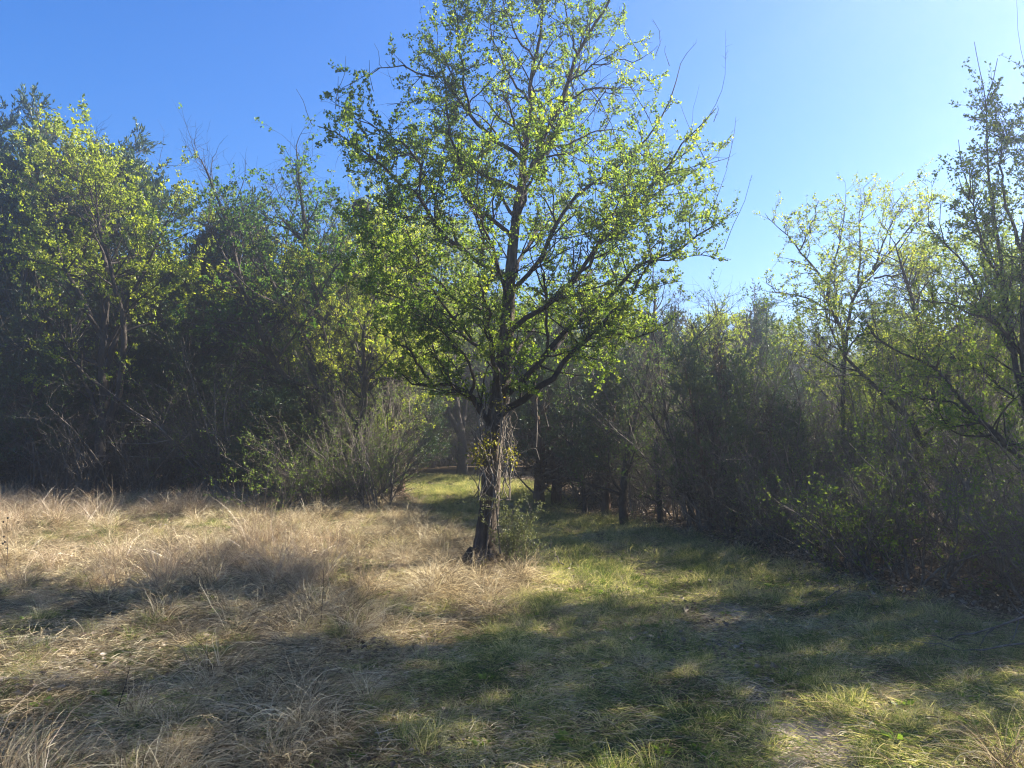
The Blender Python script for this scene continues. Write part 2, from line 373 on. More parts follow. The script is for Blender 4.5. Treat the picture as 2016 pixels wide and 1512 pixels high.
def cedar_proto(name, seed, H=8., r0=.16, crown=1.9, n1=60, low=.06, leafden=.016, brown=True, tris=1., top=.85, spraylen=.1):
    rng = np.random.default_rng(seed)
    tr = wander((0, 0, -.15), (.05 * rng.normal(), .05 * rng.normal(), 1), H * .97, 12, rng, .1, .05)
    R = r0 * np.linspace(1, .04, 12); g = Geo(); tubes(g, tr[None], R[None], 8)
    for k in range(3):
        i = rng.integers(1, 5); a = rng.random() * 6.28
        st = wander(tr[i], (math.cos(a) * .45, math.sin(a) * .45, 1), (H - tr[i][2]) * rng.uniform(.75, .95), 12, rng, .1, .05)
        tubes(g, st[None], (R[i] * .7 * np.linspace(1, .05, 12))[None], 6)
        if k == 0: stems = [tr, st]; SR = [R, R[i] * .7 * np.linspace(1, .05, 12)]
        else: stems.append(st); SR.append(R[i] * .7 * np.linspace(1, .05, 12))
    trunk = g.mesh(name + '_trunk', M['bark_cedar'], True)
    stems = np.array(stems); SR = np.array(SR); b = Geo()
    P1, R1, _, t1 = spawn(stems, SR, rng, dens=n1 / H / 1.1, t0=low, t1=1, ang=62, length=crown, lv=.25, taper=top, K=6, trop=.09, wig=.1, rr=.35, rend=.2, rmin=.008, rmax=.03)
    tubes(b, P1, R1, 4)
    Pt, Rt, _, _ = spawn(stems, SR, rng, dens=22, t0=.72, t1=1, ang=38, length=.5, lv=.3, taper=.5, K=6, trop=.12, wig=.08, rr=.4, rmin=.004)
    P1 = np.concatenate([P1, Pt]); R1 = np.concatenate([R1, Rt])
    P2, R2, _, _ = spawn(P1, R1, rng, dens=7., t0=.2, ang=42, length=.55, lv=.3, taper=.4, K=5, trop=.1, wig=.14, rr=.5, rmin=.004, rmax=.01)
    tubes(b, P2, R2, 3)
    PT = np.concatenate([P2, P1[:, 1:]]); RT = np.concatenate([R2, R1[:, 1:]])
    P3, R3, _, _ = spawn(PT, RT, rng, dens=11., t0=.3, ang=38, length=.22, lv=.3, taper=.2, K=4, trop=.12, wig=.12, rr=.5, rmin=.002, rmax=.004)
    C, T, idx = nodes_on(P3, leafden / tris, rng, .05)
    n = len(C); hh = C[:, 2] / H; rad = np.hypot(C[:, 0], C[:, 1]) / crown
    dead = (hh < .22 + .12 * rng.random(n)) | (rad < .22 + .15 * rng.random(n))
    l = Geo()
    def spray(sel, geo, tb):
        c = C[sel]; t_ = T[sel]; k = len(c)
        tint = np.clip(tb + .2 * rng.normal(size=k), 0, 1)
        leaves(geo, c, t_ + .55 * rng.normal(size=c.shape) + [0, 0, .35], spraylen * rng.uniform(.6, 1.3, k), rng, tint, .3, .2)
    spray(~dead, l, .5)
    parts = [('trunk', trunk, None), ('branchwork', b.mesh(name + '_branchwork', M['bark_brush'], False), 'stuff'),
             ('foliage', l.mesh(name + '_foliage', M['cedar'], False), 'stuff')]
    if brown:
        lb = Geo(); dsel = dead & (rng.random(n) < .35); spray(dsel, lb, .5)
        parts.append(('dead_foliage', lb.mesh(name + '_dead', M['cedar_brown'], False), 'stuff'))
    return parts

def brush_proto(name, seed, H=2.4, W=1.5, stems=16, bark='bark_brush', leaf=None, leaf_n=.3, d2=5., d3=8., leafsize=.035, trop=.04, spread=.8, wig=.16, per=2):
    rng = np.random.default_rng(seed)
    S0 = []
    for k in range(stems):
        a = rng.random() * 6.28; rr_ = rng.random() ** .5 * W * .35
        S0.append(wander((math.cos(a) * rr_, math.sin(a) * rr_, -.1), (math.cos(a) * spread * rng.random(), math.sin(a) * spread * rng.random(), 1),
                         H * rng.uniform(.7, 1.15), 9, rng, trop - .06, wig * .8))
    S0 = np.array(S0); R0 = rng.uniform(.009, .024, stems)[:, None] * np.linspace(1, .3, 9)[None]
    g = Geo(); tubes(g, S0, R0, 5)
    b = Geo()
    P2, R2, _, _ = spawn(S0, R0, rng, dens=d2, t0=.12, ang=48, length=H * .42, lv=.35, taper=.5, K=6, trop=trop, wig=wig, rr=.55, rmin=.0035, rmax=.009)
    P3, R3, _, _ = spawn(P2, R2, rng, dens=d3, t0=.1, ang=50, length=.34, lv=.4, taper=.2, K=4, trop=trop, wig=.2, rr=.55, rmin=.0022, rmax=.004)
    tubes(b, P2, R2, 3); tubes(b, P3, R3, 3)
    parts = [('stem', g.mesh(name + '_stem', M[bark], True), None), ('branchwork', b.mesh(name + '_branchwork', M[bark], False), 'stuff')]
    if leaf:
        l = Geo(); sel = P3[rng.random(len(P3)) < leaf_n]; C, T, _ = nodes_on(sel, .055, rng, .1)
        C = np.repeat(C, per, 0); T = np.repeat(T, per, 0)
        leaves(l, C + .012 * rng.normal(size=C.shape), T + rng.normal(size=C.shape), leafsize * rng.uniform(.6, 1.3, len(C)), rng, np.clip(.5 + .22 * rng.normal(size=len(C)), 0, 1), .6)
        parts.append(('foliage', l.mesh(name + '_foliage', M[leaf], False), 'stuff'))
    return parts

# ------------------------------------------------------------------ the main tree, limbs traced from the photograph at its real distance
D0 = 9.4
def main_tree():
    rng = np.random.default_rng(5)
    def T(pts, dy, K=None):
        n = len(pts); return np.array([at(px, py, D0 + dy[0] + (dy[1] - dy[0]) * (i / max(n - 1, 1)) ** 1.2) for i, (px, py) in enumerate(pts)])
    base = at(948, 1112, D0); bx, by = base[0], base[1]; bz = float(gz(bx, by))
    root = thing('elm_tree', (bx, by, bz), 'tall leaning elm with spring leaves and dark rugged trunk alone in the clearing', 'tree')
    off = np.array([bx, by, bz])
    trunk = resample(np.vstack([[bx - .03, by, bz - .25], T([(948, 1112), (957, 1050), (965, 985), (968, 905), (973, 850), (982, 800), (988, 750), (995, 690), (1000, 620), (1003, 560), (1010, 480), (1017, 420), (1030, 350)], (0, .15))]), 150)
    h = trunk[:, 2] - bz
    r = np.interp(h, [-.3, 0, .15, .5, 1.2, 1.9, 2.1, 2.6, 3.4, 4.4, 5.], [.17, .148, .13, .116, .107, .112, .104, .085, .068, .055, .046])
    n = 56; a = np.arange(n) / n * 2 * np.pi
    Tn, Nn, Bn = (v[0] for v in frames(trunk[None]))
    A_, H_ = np.meshgrid(a, h)
    # deep vertical bark ridges broken into plates, real relief
    def ridg(fa, fh, s):
        w = vnoise(np.cos(A_) * 2 + 5 + H_ * 1.3, np.sin(A_) * 2 + 9 + H_ * 1.1, s) * 1.6
        return 1 - np.abs(2 * vnoise(A_ / (2 * np.pi) * fa + w, H_ * fh + w * .7, s + 3) - 1)
    rel = .6 * ridg(20, 7, 1) + .4 * ridg(34, 15, 2); rel = rel * .6 + .4 * vnoise(A_ * 9, H_ * 60, 8)
    seam = sstep(0, .25, np.minimum(A_, 2 * np.pi - A_) ); rel = rel * seam + .5 * (1 - seam)
    but = 1 + .16 * np.exp(-np.maximum(H_, 0) / .18) * np.cos(A_ * 4 + 1) + .05 * np.cos(A_ * 2 + H_ * 1.5)
    RR = r[:, None] * but + (rel - .5) * .036 * np.interp(h, [0, 2, 4], [1, .8, .3])[:, None]
    RR += .03 * np.exp(-((H_ - 1.62) / .1) ** 2) * np.exp(-((A_ - 3.6) / .9) ** 2)
    V = trunk[:, None] + RR[..., None] * (np.cos(a)[None, :, None] * Nn[:, None] + np.sin(a)[None, :, None] * Bn[:, None]) - off
    k = (np.arange(149) * n)[:, None]; i = np.arange(n)[None]; j = (i + 1) % n
    q = np.stack([k + i, k + j, k + n + j, k + n + i], -1).reshape(-1, 4)
    me = make_mesh('elm_trunk', V.reshape(-1, 3), q, None, M['bark_elm'], True); add('trunk', me, root)
    L = [  # (points, depth offset start/end, radius start, radius end)
        ([(1030, 350), (1035, 296), (1040, 235), (1044, 176), (1055, 120), (1063, 70), (1067, 20), (1072, -40), (1070, -110)], (.15, .1), .052, .012),
        ([(1025, 368), (1044, 343), (1063, 296), (1081, 250), (1105, 204), (1123, 153), (1137, 106), (1165, 51), (1192, 18), (1215, -40), (1240, -100)], (.15, -.4), .056, .012),
        ([(1030, 315), (993, 287), (952, 255), (924, 218), (887, 176), (878, 153), (831, 148), (785, 125), (743, 134)], (.15, -.9), .042, .008),
        ([(924, 218), (914, 180), (910, 139), (903, 83), (896, 28), (887, -20)], (-.35, -.6), .026, .007),
        ([(1017, 372), (970, 356), (924, 324), (905, 300), (870, 285), (830, 270)], (.15, .9), .03, .008),
        ([(1007, 463), (966, 435), (924, 403), (901, 361), (908, 315), (890, 270), (878, 231), (873, 153), (862, 110)], (.12, -.5), .042, .008),
        ([(1000, 545), (952, 523), (915, 495), (873, 468), (845, 426), (827, 384), (785, 361), (753, 324), (716, 296), (669, 264), (625, 248)], (.1, -1.1), .052, .008),
        ([(827, 384), (827, 324), (799, 287), (757, 259), (711, 240), (680, 215)], (-.65, -.6), .026, .006),
        ([(845, 426), (800, 430), (760, 420), (720, 430)], (-.6, -1.), .02, .006),
        ([(1000, 640), (950, 610), (900, 590), (850, 545), (790, 505), (740, 480), (700, 470)], (.08, .9), .04, .008),
        ([(990, 720), (930, 670), (860, 640), (800, 595), (740, 570), (705, 580)], (.05, .2), .038, .008),
        ([(967, 838), (946, 808), (926, 775), (890, 759), (851, 759), (811, 757), (790, 735)], (0, -.5), .055, .012),
        ([(926, 775), (934, 745), (915, 700), (880, 665), (850, 620)], (-.1, -.9), .032, .008),
        ([(851, 759), (827, 723), (807, 691), (770, 670), (735, 640)], (-.25, -1.1), .028, .007),
        ([(890, 759), (860, 700), (840, 640), (800, 610)], (-.2, .5), .022, .007),
        ([(974, 828), (1002, 806), (1041, 779), (1081, 751), (1113, 715), (1137, 683), (1168, 652), (1196, 628), (1240, 590), (1262, 540), (1300, 500)], (0, -.5), .07, .01),
        ([(1137, 683), (1170, 665), (1210, 655), (1250, 665), (1290, 650), (1330, 620)], (-.2, -1.1), .026, .006),
        ([(984, 790), (1010, 765), (1040, 735), (1080, 690), (1123, 643), (1169, 616), (1220, 565), (1262, 519), (1308, 500), (1359, 472), (1410, 444), (1450, 410)], (.05, .3), .058, .009),
        ([(1262, 519), (1322, 509), (1387, 500), (1433, 514)], (.1, -.3), .02, .005),
        ([(1000, 655), (1020, 640), (1044, 620), (1091, 593), (1137, 540), (1179, 481), (1216, 444), (1257, 398), (1304, 343), (1341, 287), (1387, 241), (1410, 213)], (.08, -.4), .052, .008),
        ([(1257, 398), (1310, 370), (1350, 345), (1400, 320), (1435, 310)], (-.2, .3), .02, .005),
        ([(1007, 574), (1035, 551), (1063, 514), (1085, 460), (1114, 407), (1155, 370), (1206, 333), (1267, 287), (1313, 218), (1331, 171), (1340, 125)], (.1, .8), .045, .008),
        ([(1077, 700), (1077, 616), (1072, 565), (1063, 523), (1085, 470)], (-.1, -1.), .03, .008),
        ([(1067, 296), (1123, 282), (1160, 264), (1197, 252), (1240, 260)], (.1, .9), .024, .006),
        ([(1100, 210), (1146, 180), (1183, 171), (1220, 190)], (0, -.9), .02, .006),
        ([(1118, 165), (1170, 125), (1220, 122), (1267, 116), (1295, 90)], (-.1, -.2), .018, .004),
        ([(1042, 200), (1010, 165), (985, 110), (965, 60), (960, 10)], (.1, .6), .024, .007),
        ([(1055, 120), (1020, 80), (1000, 30), (980, -40)], (.1, -.6), .02, .006),
        ([(1137, 106), (1120, 60), (1110, 0), (1100, -70)], (-.2, .5), .02, .006),
        # limbs that reach towards and away from the viewer
        ([(985, 770), (975, 720), (965, 665), (960, 610), (945, 560)], (0, -2.2), .045, .01),
        ([(990, 740), (1010, 700), (1040, 660), (1060, 625), (1070, 600)], (0, 2.4), .045, .01),
        ([(1000, 600), (985, 550), (975, 500), (950, 440), (930, 400)], (.1, -2.1), .04, .008),
        ([(1003, 560), (1030, 500), (1060, 450), (1080, 420), (1120, 400)], (.1, 2.2), .04, .008),
        ([(1012, 450), (1030, 400), (1050, 340), (1080, 280), (1100, 230)], (.1, -1.9), .034, .008),
        ([(1015, 430), (990, 390), (960, 350), (940, 320), (910, 290)], (.1, 2.1), .034, .008),
        ([(1033, 300), (1015, 250), (1000, 200), (985, 160)], (.1, -1.5), .026, .007),
        ([(1050, 320), (1080, 300), (1110, 240), (1130, 220)], (.1, 1.7), .026, .007),
        ([(1090, 690), (1150, 620), (1200, 560), (1230, 500)], (0, 1.9), .03, .007),
        ([(1100, 585), (1160, 520), (1200, 430), (1230, 380)], (-.2, -1.8), .03, .007),
        ([(930, 670), (880, 610), (830, 540), (800, 450)], (0, -1.7), .026, .007),
        ([(915, 495), (870, 430), (830, 330), (800, 250)], (0, 1.3), .024, .007),
    ]
    P1 = []; R1 = []
    for pts, dy, ra, rb in L:
        p = resample(T(pts, dy), 14); p[1:-1] += rng.normal(size=(12, 3)) * .012
        P1.append(p); R1.append(np.linspace(ra * .68, rb * .55, 14)); g = Geo(); tubes(g, p[None] - off, R1[-1][None], 8)
        add('limb', g.mesh('elm_limb', M['bark_limb'], True), root)
    P1 = np.array(P1); R1 = np.array(R1)
    b = Geo()
    P2, R2, _, _ = spawn(P1, R1, rng, dens=7.8, t0=.08, ang=50, length=.78, lv=.4, taper=.35, K=7, trop=.05, wig=.17, rr=.5, rend=.25, rmin=.006, rmax=.016)
    ev = [(-60, 930, 1230), (0, 880, 1250), (60, 850, 1240), (130, 750, 1330), (170, 735, 1390), (240, 620, 1405), (300, 640, 1430), (400, 600, 1455), (510, 620, 1440), (560, 680, 1370), (620, 700, 1350), (700, 730, 1300), (760, 770, 1240), (800, 850, 1120)]
    ez = np.array([at(1008, e[0], D0)[2] for e in ev])[::-1]; el = np.array([at(e[1], 700, D0)[0] for e in ev])[::-1]; er = np.array([at(e[2], 700, D0)[0] for e in ev])[::-1]
    def inside(p, m=.0):
        xl = np.interp(p[:, 2], ez, el); xr = np.interp(p[:, 2], ez, er); w = (xr - xl) / 2; c = (xr + xl) / 2
        q = np.hypot((p[:, 0] - c) / w, (p[:, 1] - by) / np.minimum(w, 2.9) * .9)
        return (q + .1 * (clump(p, 2., 3) - .5) < 1 + m) & (p[:, 2] > at(1008, 800, D0)[2])
    k_ = inside(P2[:, -1]) & (clump(P2[:, -1], .95, 4) > .24); P2, R2 = P2[k_], R2[k_]
    tubes(b, P2 - off, R2, 5)
    P1o, R1o = P1[:, 4:], R1[:, 4:]
    PT = np.concatenate([P2, resample_all(P1o, 7)]); RT = np.concatenate([R2, R1o[:, :7]])
    P3, R3, _, _ = spawn(PT, RT, rng, dens=11.5, t0=.08, ang=48, length=.32, lv=.45, taper=.2, K=5, trop=.04, wig=.2, rr=.4, rend=.4, rmin=.0025, rmax=.005)
    k_ = inside(P3[:, -1], .04); P3, R3 = P3[k_], R3[k_]; tubes(b, P3 - off, R3, 3)
    Pw, Rw, _, _ = spawn(P1, R1, rng, dens=.45, t0=.75, ang=28, length=.9, lv=.35, taper=0, K=7, trop=.16, wig=.08, rr=.3, rmin=.0035, rmax=.005)
    wh = [  # bare whips seen against the sky
        [(614, 245), (605, 225), (598, 200), (583, 175)], [(660, 215), (664, 180), (678, 150), (681, 110)], [(668, 215), (665, 180), (666, 150)],
        [(736, 200), (722, 170), (707, 140)], [(735, 180), (728, 150), (727, 118)], [(660, 200), (680, 182), (715, 188), (735, 200)],
        [(1290, 110), (1300, 85), (1298, 60), (1285, 38)], [(1340, 125), (1352, 105), (1371, 84)], [(1318, 130), (1308, 100), (1310, 90)],
        [(1430, 330), (1438, 300), (1446, 260), (1449, 230)], [(1426, 490), (1440, 450), (1465, 400), (1480, 345)], [(1405, 240), (1415, 215), (1412, 208)],
        [(1380, 440), (1392, 390), (1382, 340)], [(1395, 430), (1415, 380), (1432, 330)]]
    Pv = np.array([resample(T(w, (-.2, -.3)), 7) for w in wh]); Rv = np.full(Pv.shape[:2], .005) * np.linspace(1, .5, 7)
    tubes(b, Pw - off, Rw, 3); tubes(b, Pv - off, Rv * .8, 4)
    Pb, Rb, _, _ = spawn(np.concatenate([Pv, Pw]), np.concatenate([Rv, Rw]), rng, dens=14, t0=.1, t1=.98, ang=45, length=.07, lv=.5, taper=.5, K=4, rmin=.0018, rmax=.0025)
    tubes(b, Pb - off, Rb, 3)
    add('branchwork', b.mesh('elm_branchwork', M['bark_limb'], False), root, 'stuff')
    l = Geo()
    keep = clump(P3[:, 0], 1.3, 9) + .07 * rng.normal(size=len(P3)) > .32
    C, T3, idx = nodes_on(P3[keep], .025, rng, .12)
    sel = rng.random(len(C)) < .93; C = C[sel]; T3 = T3[sel]
    per = 4; C = np.repeat(C, per, 0); T3 = np.repeat(T3, per, 0)
    C = C + rng.normal(size=C.shape) * .014
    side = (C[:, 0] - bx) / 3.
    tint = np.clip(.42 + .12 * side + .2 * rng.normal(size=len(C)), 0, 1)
    big = np.where(side < -.3, 1.12, .95)
    leaves(l, C - off, T3 * .5 + rng.normal(size=C.shape) + [0, 0, .15], 0.029 * big * rng.uniform(.45, 1.6, len(C)), rng, tint, .72)
    print('main leaves', len(C), 'twigs', len(P3))
    add('foliage', l.mesh('elm_foliage', M['elm_leaf'], False), root, 'stuff')
    g = Geo()
    for k in range(5):
        a_ = k * 1.3 + .4; d_ = np.array([math.cos(a_), math.sin(a_), -.8]); p = wander((.1 * math.cos(a_), .1 * math.sin(a_), .16), d_, .28, 8, rng, -.03, .1)
        tubes(g, p[None], np.linspace(.06, .015, 8)[None], 8)
    add('root', g.mesh('elm_root', M['bark_elm'], True), root)
    # vine: its own plant climbing the trunk
    vr = thing('climbing_vine', (bx + .1, by - .15, bz), 'tangled woody vine with yellowish leaves hanging round the rugged elm trunk', 'vine')
    voff = np.array([bx + .1, by - .15, bz]); v = Geo(); P = []
    for k in range(30):
        x0 = rng.choice([rng.uniform(938, 965), rng.uniform(985, 1014)], p=[.4, .6]); y0 = rng.uniform(770, 880)
        y1 = y0 + rng.uniform(40, 190) ; d = D0 - rng.uniform(.0, .28)
        pts = [(x0 + rng.normal() * 5 + (8 * math.sin(q * 2.3 + k)), y0 + (y1 - y0) * q / 6) for q in range(7)]
        P.append(resample(np.array([at(px, min(py, 985), d) for px, py in pts]), 9))
    for pts in ([(955, 1110), (962, 1040), (975, 960), (985, 880), (990, 800), (985, 760)], [(985, 1090), (978, 1000), (972, 940), (950, 880), (942, 830), (955, 790)],
                [(1000, 900), (1030, 890), (1055, 880), (1062, 905)], [(940, 915), (965, 950), (985, 985)], [(880, 800), (890, 860), (915, 885), (940, 905), (968, 940)],
                [(1055, 770), (1058, 820), (1056, 880)], [(1080, 760), (1070, 800), (1080, 840)]):
        P.append(resample(np.array([at(px, py, D0 - .2) for px, py in pts]), 9))
    P = np.array(P); R = np.full(P.shape[:2], .005) * rng.uniform(.5, 1.5, len(P))[:, None]; R[30:32] = .011
    tubes(v, P - voff, R, 4)
    Pb, Rb, _, _ = spawn(P, R, rng, dens=6, t0=.1, ang=55, length=.16, K=4, trop=-.12, wig=.25, rmin=.002)
    tubes(v, Pb - voff, Rb, 3); add('stem', v.mesh('vine_stem', M['bark_grey'], True), vr, 'stuff')
    l = Geo()
    C = []
    for (px, py, s, n_) in ((940, 895, 16, 90), (955, 878, 14, 60), (1005, 893, 12, 60), (1010, 910, 9, 24), (968, 862, 16, 40), (940, 912, 7, 20), (955, 1108, 8, 20), (985, 800, 18, 40)):
        for k in range(n_): C.append(at(px + rng.normal() * s * .7, py + rng.normal() * s * .55, D0 - .15 - abs(rng.normal()) * .12))
    C = np.array(C); leaves(l, C - voff, rng.normal(size=C.shape), .035 * rng.uniform(.6, 1.3, len(C)), rng, rng.random(len(C)), .75)
    add('foliage', l.mesh('vine_foliage', M['vine_leaf'], False), vr, 'stuff')
def resample_all(P, K): return np.array([resample(p, K) for p in P])
main_tree()

# ------------------------------------------------------------------ prototypes of the wood
E = {
 'a': elm_proto('elm_a', 11, H=8.6, crown=2.6, n1=22, leaf='elm_yellow', leafsize=.07, per=4, dens3=6, sp=.075, fork=3, t_low=.2),
 'b': elm_proto('elm_b', 12, H=8.2, crown=2.4, n1=20, leaf='elm_deep', leafsize=.07, per=3, dens3=5.5, sp=.1, leaf_frac=.7, fork=3),
 'c': elm_proto('elm_c', 13, H=8.6, crown=2.2, n1=20, leaf='elm_deep', leafsize=.07, per=3, dens3=5., sp=.1, leaf_frac=.4, fork=3, whips=26),
 'd': elm_proto('elm_d', 14, H=6.6, crown=2.3, n1=16, leaf='elm_yellow', leafsize=.05, per=3, dens3=5., sp=.085, leaf_frac=.75, fork=3, t_low=.42, whips=20),
 'e': elm_proto('elm_e', 15, H=6.8, crown=2.4, n1=18, leaf='elm_leaf', leafsize=.06, per=4, dens3=6, sp=.085, fork=2, t_low=.3),
 'bare': elm_proto('elm_bare', 16, H=7.5, crown=2.0, n1=20, leaf='elm_deep', leafsize=.05, per=2, dens3=7, leaf_frac=.06, fork=3, bark='bark_grey', whips=20),
}
C_ = {
 'a': cedar_proto('cedar_a', 21, H=9., crown=1.9, n1=80),
 'b': cedar_proto('cedar_b', 22, H=7., crown=1.9, n1=70),
 'c': cedar_proto('cedar_c', 23, H=5., crown=1.5, n1=60, top=.9),
}
E['pole'] = elm_proto('pole_elm', 17, H=7.5, r0=.1, crown=1.3, n1=26, leaf='elm_deep', leafsize=.05, per=2, dens3=7, leaf_frac=.12, fork=1, lean=(0, 0), t_low=.12, whips=6)
E['f'] = elm_proto('elm_f', 18, H=7., crown=2.3, n1=24, leaf='elm_leaf', leafsize=.042, per=4, dens3=7.5, sp=.06, fork=3, t_low=.2, whips=24)
E['tall'] = elm_proto('elm_tall', 19, H=12.5, r0=.2, crown=2.3, n1=20, leaf='elm_leaf', leafsize=.08, per=3, dens3=5.5, sp=.09, fork=3, t_low=.62)  # high crown shaped to throw foreground shade from out of view
B_ = {
 'a': brush_proto('brush_a', 31, H=2.4, stems=18, bark='bark_brush'),
 'b': brush_proto('brush_b', 32, H=2.2, stems=15, bark='bark_grey', spread=1.3, wig=.22),
 'c': brush_proto('brush_c', 33, H=2.3, stems=16, leaf='shrub_leaf', leaf_n=.3),
 'd': brush_proto('brush_d', 34, H=1.7, stems=14, leaf='shrub_leaf', leaf_n=.75, leafsize=.04, per=3),
 'e': brush_proto('brush_e', 35, H=3.6, stems=16, bark='bark_grey', trop=.06, spread=.5, leaf='shrub_leaf', leaf_n=.4),
}
def XY(px, D): return (px - 1008) / F_PX * D, D
def pl(proto, name, px, D, label, H=None, H0=None, rz=0., sc=1., **k):
    x, y = XY(px, D); return place(proto, name, x, y, label, rz=rz, sc=sc, **k)

def traced_tree(label, D, limbs, ground_px, leaf, lsize, seed, d2=5., d3=8., per=3, leafsel=.36, whips=(), l2=.6, l3=.28, bark='bark_limb', sp=.045):
    rg = np.random.default_rng(seed); bx = (ground_px - 1008) / F_PX * D; bz = float(gz(bx, D)); off = np.array([bx, D, bz])
    root = thing('elm_tree', (bx, D, bz), label, 'tree'); P1 = []; R1 = []
    for n_, (pts_, dy, ra, rb) in enumerate(limbs):
        m = len(pts_); p = np.array([at(px, py, D + dy[0] + (dy[1] - dy[0]) * i / (m - 1)) for i, (px, py) in enumerate(pts_)])
        if n_ == 0: p = np.vstack([[bx, D, bz - .2], p])
        p = resample(p, 14); p[1:-1] += rg.normal(size=(12, 3)) * .012; P1.append(p); R1.append(np.linspace(ra, rb, 14) * .62)
        g = Geo(); tubes(g, p[None] - off, R1[-1][None], 8); add('trunk' if n_ == 0 else 'limb', g.mesh('traced_limb', M[bark], True), root)
    P1 = np.array(P1); R1 = np.array(R1); P0, R0 = P1.copy(), R1.copy(); P0[0] = resample(P1[0][6:], 14); b = Geo()
    P2, R2, _, _ = spawn(P0, R0, rg, dens=d2, t0=.1, ang=48, length=l2, lv=.4, taper=.35, K=6, trop=.07, wig=.16, rr=.5, rend=.25, rmin=.005, rmax=.014)
    k_ = clump(P2[:, -1], .95, seed) > .28; P2, R2 = P2[k_], R2[k_]; tubes(b, P2 - off, R2, 4)
    PT = np.concatenate([P2, resample_all(P0[:, 3:], 6)]); RT = np.concatenate([R2, R0[:, 3:9]])
    P3, R3, _, _ = spawn(PT, RT, rg, dens=d3, t0=.08, ang=46, length=l3, lv=.45, taper=.2, K=4, trop=.06, wig=.2, rr=.4, rend=.4, rmin=.0025, rmax=.005)
    tubes(b, P3 - off, R3, 3)
    Pw, Rw, _, _ = spawn(P0, R0, rg, dens=.5, t0=.8, ang=22, length=.8, lv=.4, taper=0, K=7, trop=.14, wig=.1, rr=.3, rmin=.0035, rmax=.005); tubes(b, Pw - off, Rw, 3)
    for w in whips: tubes(b, resample(np.array([at(px, py, D) for px, py in w]), 7)[None] - off, np.linspace(.006, .003, 7)[None], 4)
    add('branchwork', b.mesh('traced_branchwork', M[bark], False), root, 'stuff')
    l = Geo(); k_ = clump(P3[:, 0], 1.3, seed + 2) + .07 * rg.normal(size=len(P3)) > leafsel
    C, T3, _ = nodes_on(P3[k_], sp, rg, .12); C = np.repeat(C, per, 0); T3 = np.repeat(T3, per, 0); C = C + rg.normal(size=C.shape) * .014
    leaves(l, C - off, T3 * .5 + rg.normal(size=C.shape) + [0, 0, .15], lsize * rg.uniform(.5, 1.4, len(C)), rg, np.clip(.5 + .2 * rg.normal(size=len(C)), 0, 1), .7)
    add('foliage', l.mesh('traced_foliage', M[leaf], False), root, 'stuff')
traced_tree('forked yellow-green elm with open twiggy crown against the sky on the right', 13., [
    ([(1660, 880), (1661, 760), (1666, 694), (1668, 648), (1673, 602), (1684, 565), (1707, 546), (1744, 509), (1781, 463), (1809, 417), (1828, 389)], (0, .4), .09, .01),
    ([(1664, 694), (1656, 648), (1631, 597), (1629, 556), (1640, 523), (1652, 486), (1661, 440), (1664, 405)], (0, -.5), .06, .008),
    ([(1629, 556), (1596, 523), (1573, 491), (1552, 463), (1513, 430)], (-.2, .3), .035, .007),
    ([(1573, 495), (1590, 463), (1608, 412), (1612, 395)], (0, -.6), .022, .006), ([(1690, 558), (1693, 486), (1693, 440), (1703, 398), (1705, 380)], (.1, .9), .034, .007),
    ([(1717, 540), (1744, 463), (1768, 417), (1781, 393)], (.1, -.7), .03, .007), ([(1720, 548), (1786, 537), (1818, 509), (1845, 500)], (.2, -.5), .028, .006),
    ([(1640, 615), (1600, 592), (1560, 580), (1522, 574), (1508, 546)], (-.2, -.8), .03, .006), ([(1673, 602), (1700, 590), (1750, 600), (1800, 585)], (.1, 1.), .028, .006),
    ([(1656, 648), (1640, 600), (1650, 550), (1670, 500)], (0, 1.2), .03, .007), ([(1666, 690), (1710, 640), (1760, 630)], (0, -1.), .026, .006), ([(1662, 740), (1610, 700), (1570, 690)], (0, .8), .024, .006)],
    1660, 'elm_yellow', .034, 71, d2=8, d3=10.5, leafsel=.27, per=3,
    whips=([(1703, 398), (1700, 370), (1720, 350)], [(1781, 393), (1772, 375), (1768, 372)], [(1828, 389), (1825, 365), (1805, 350)], [(1513, 430), (1506, 420)], [(1661, 405), (1655, 390), (1650, 380)]))
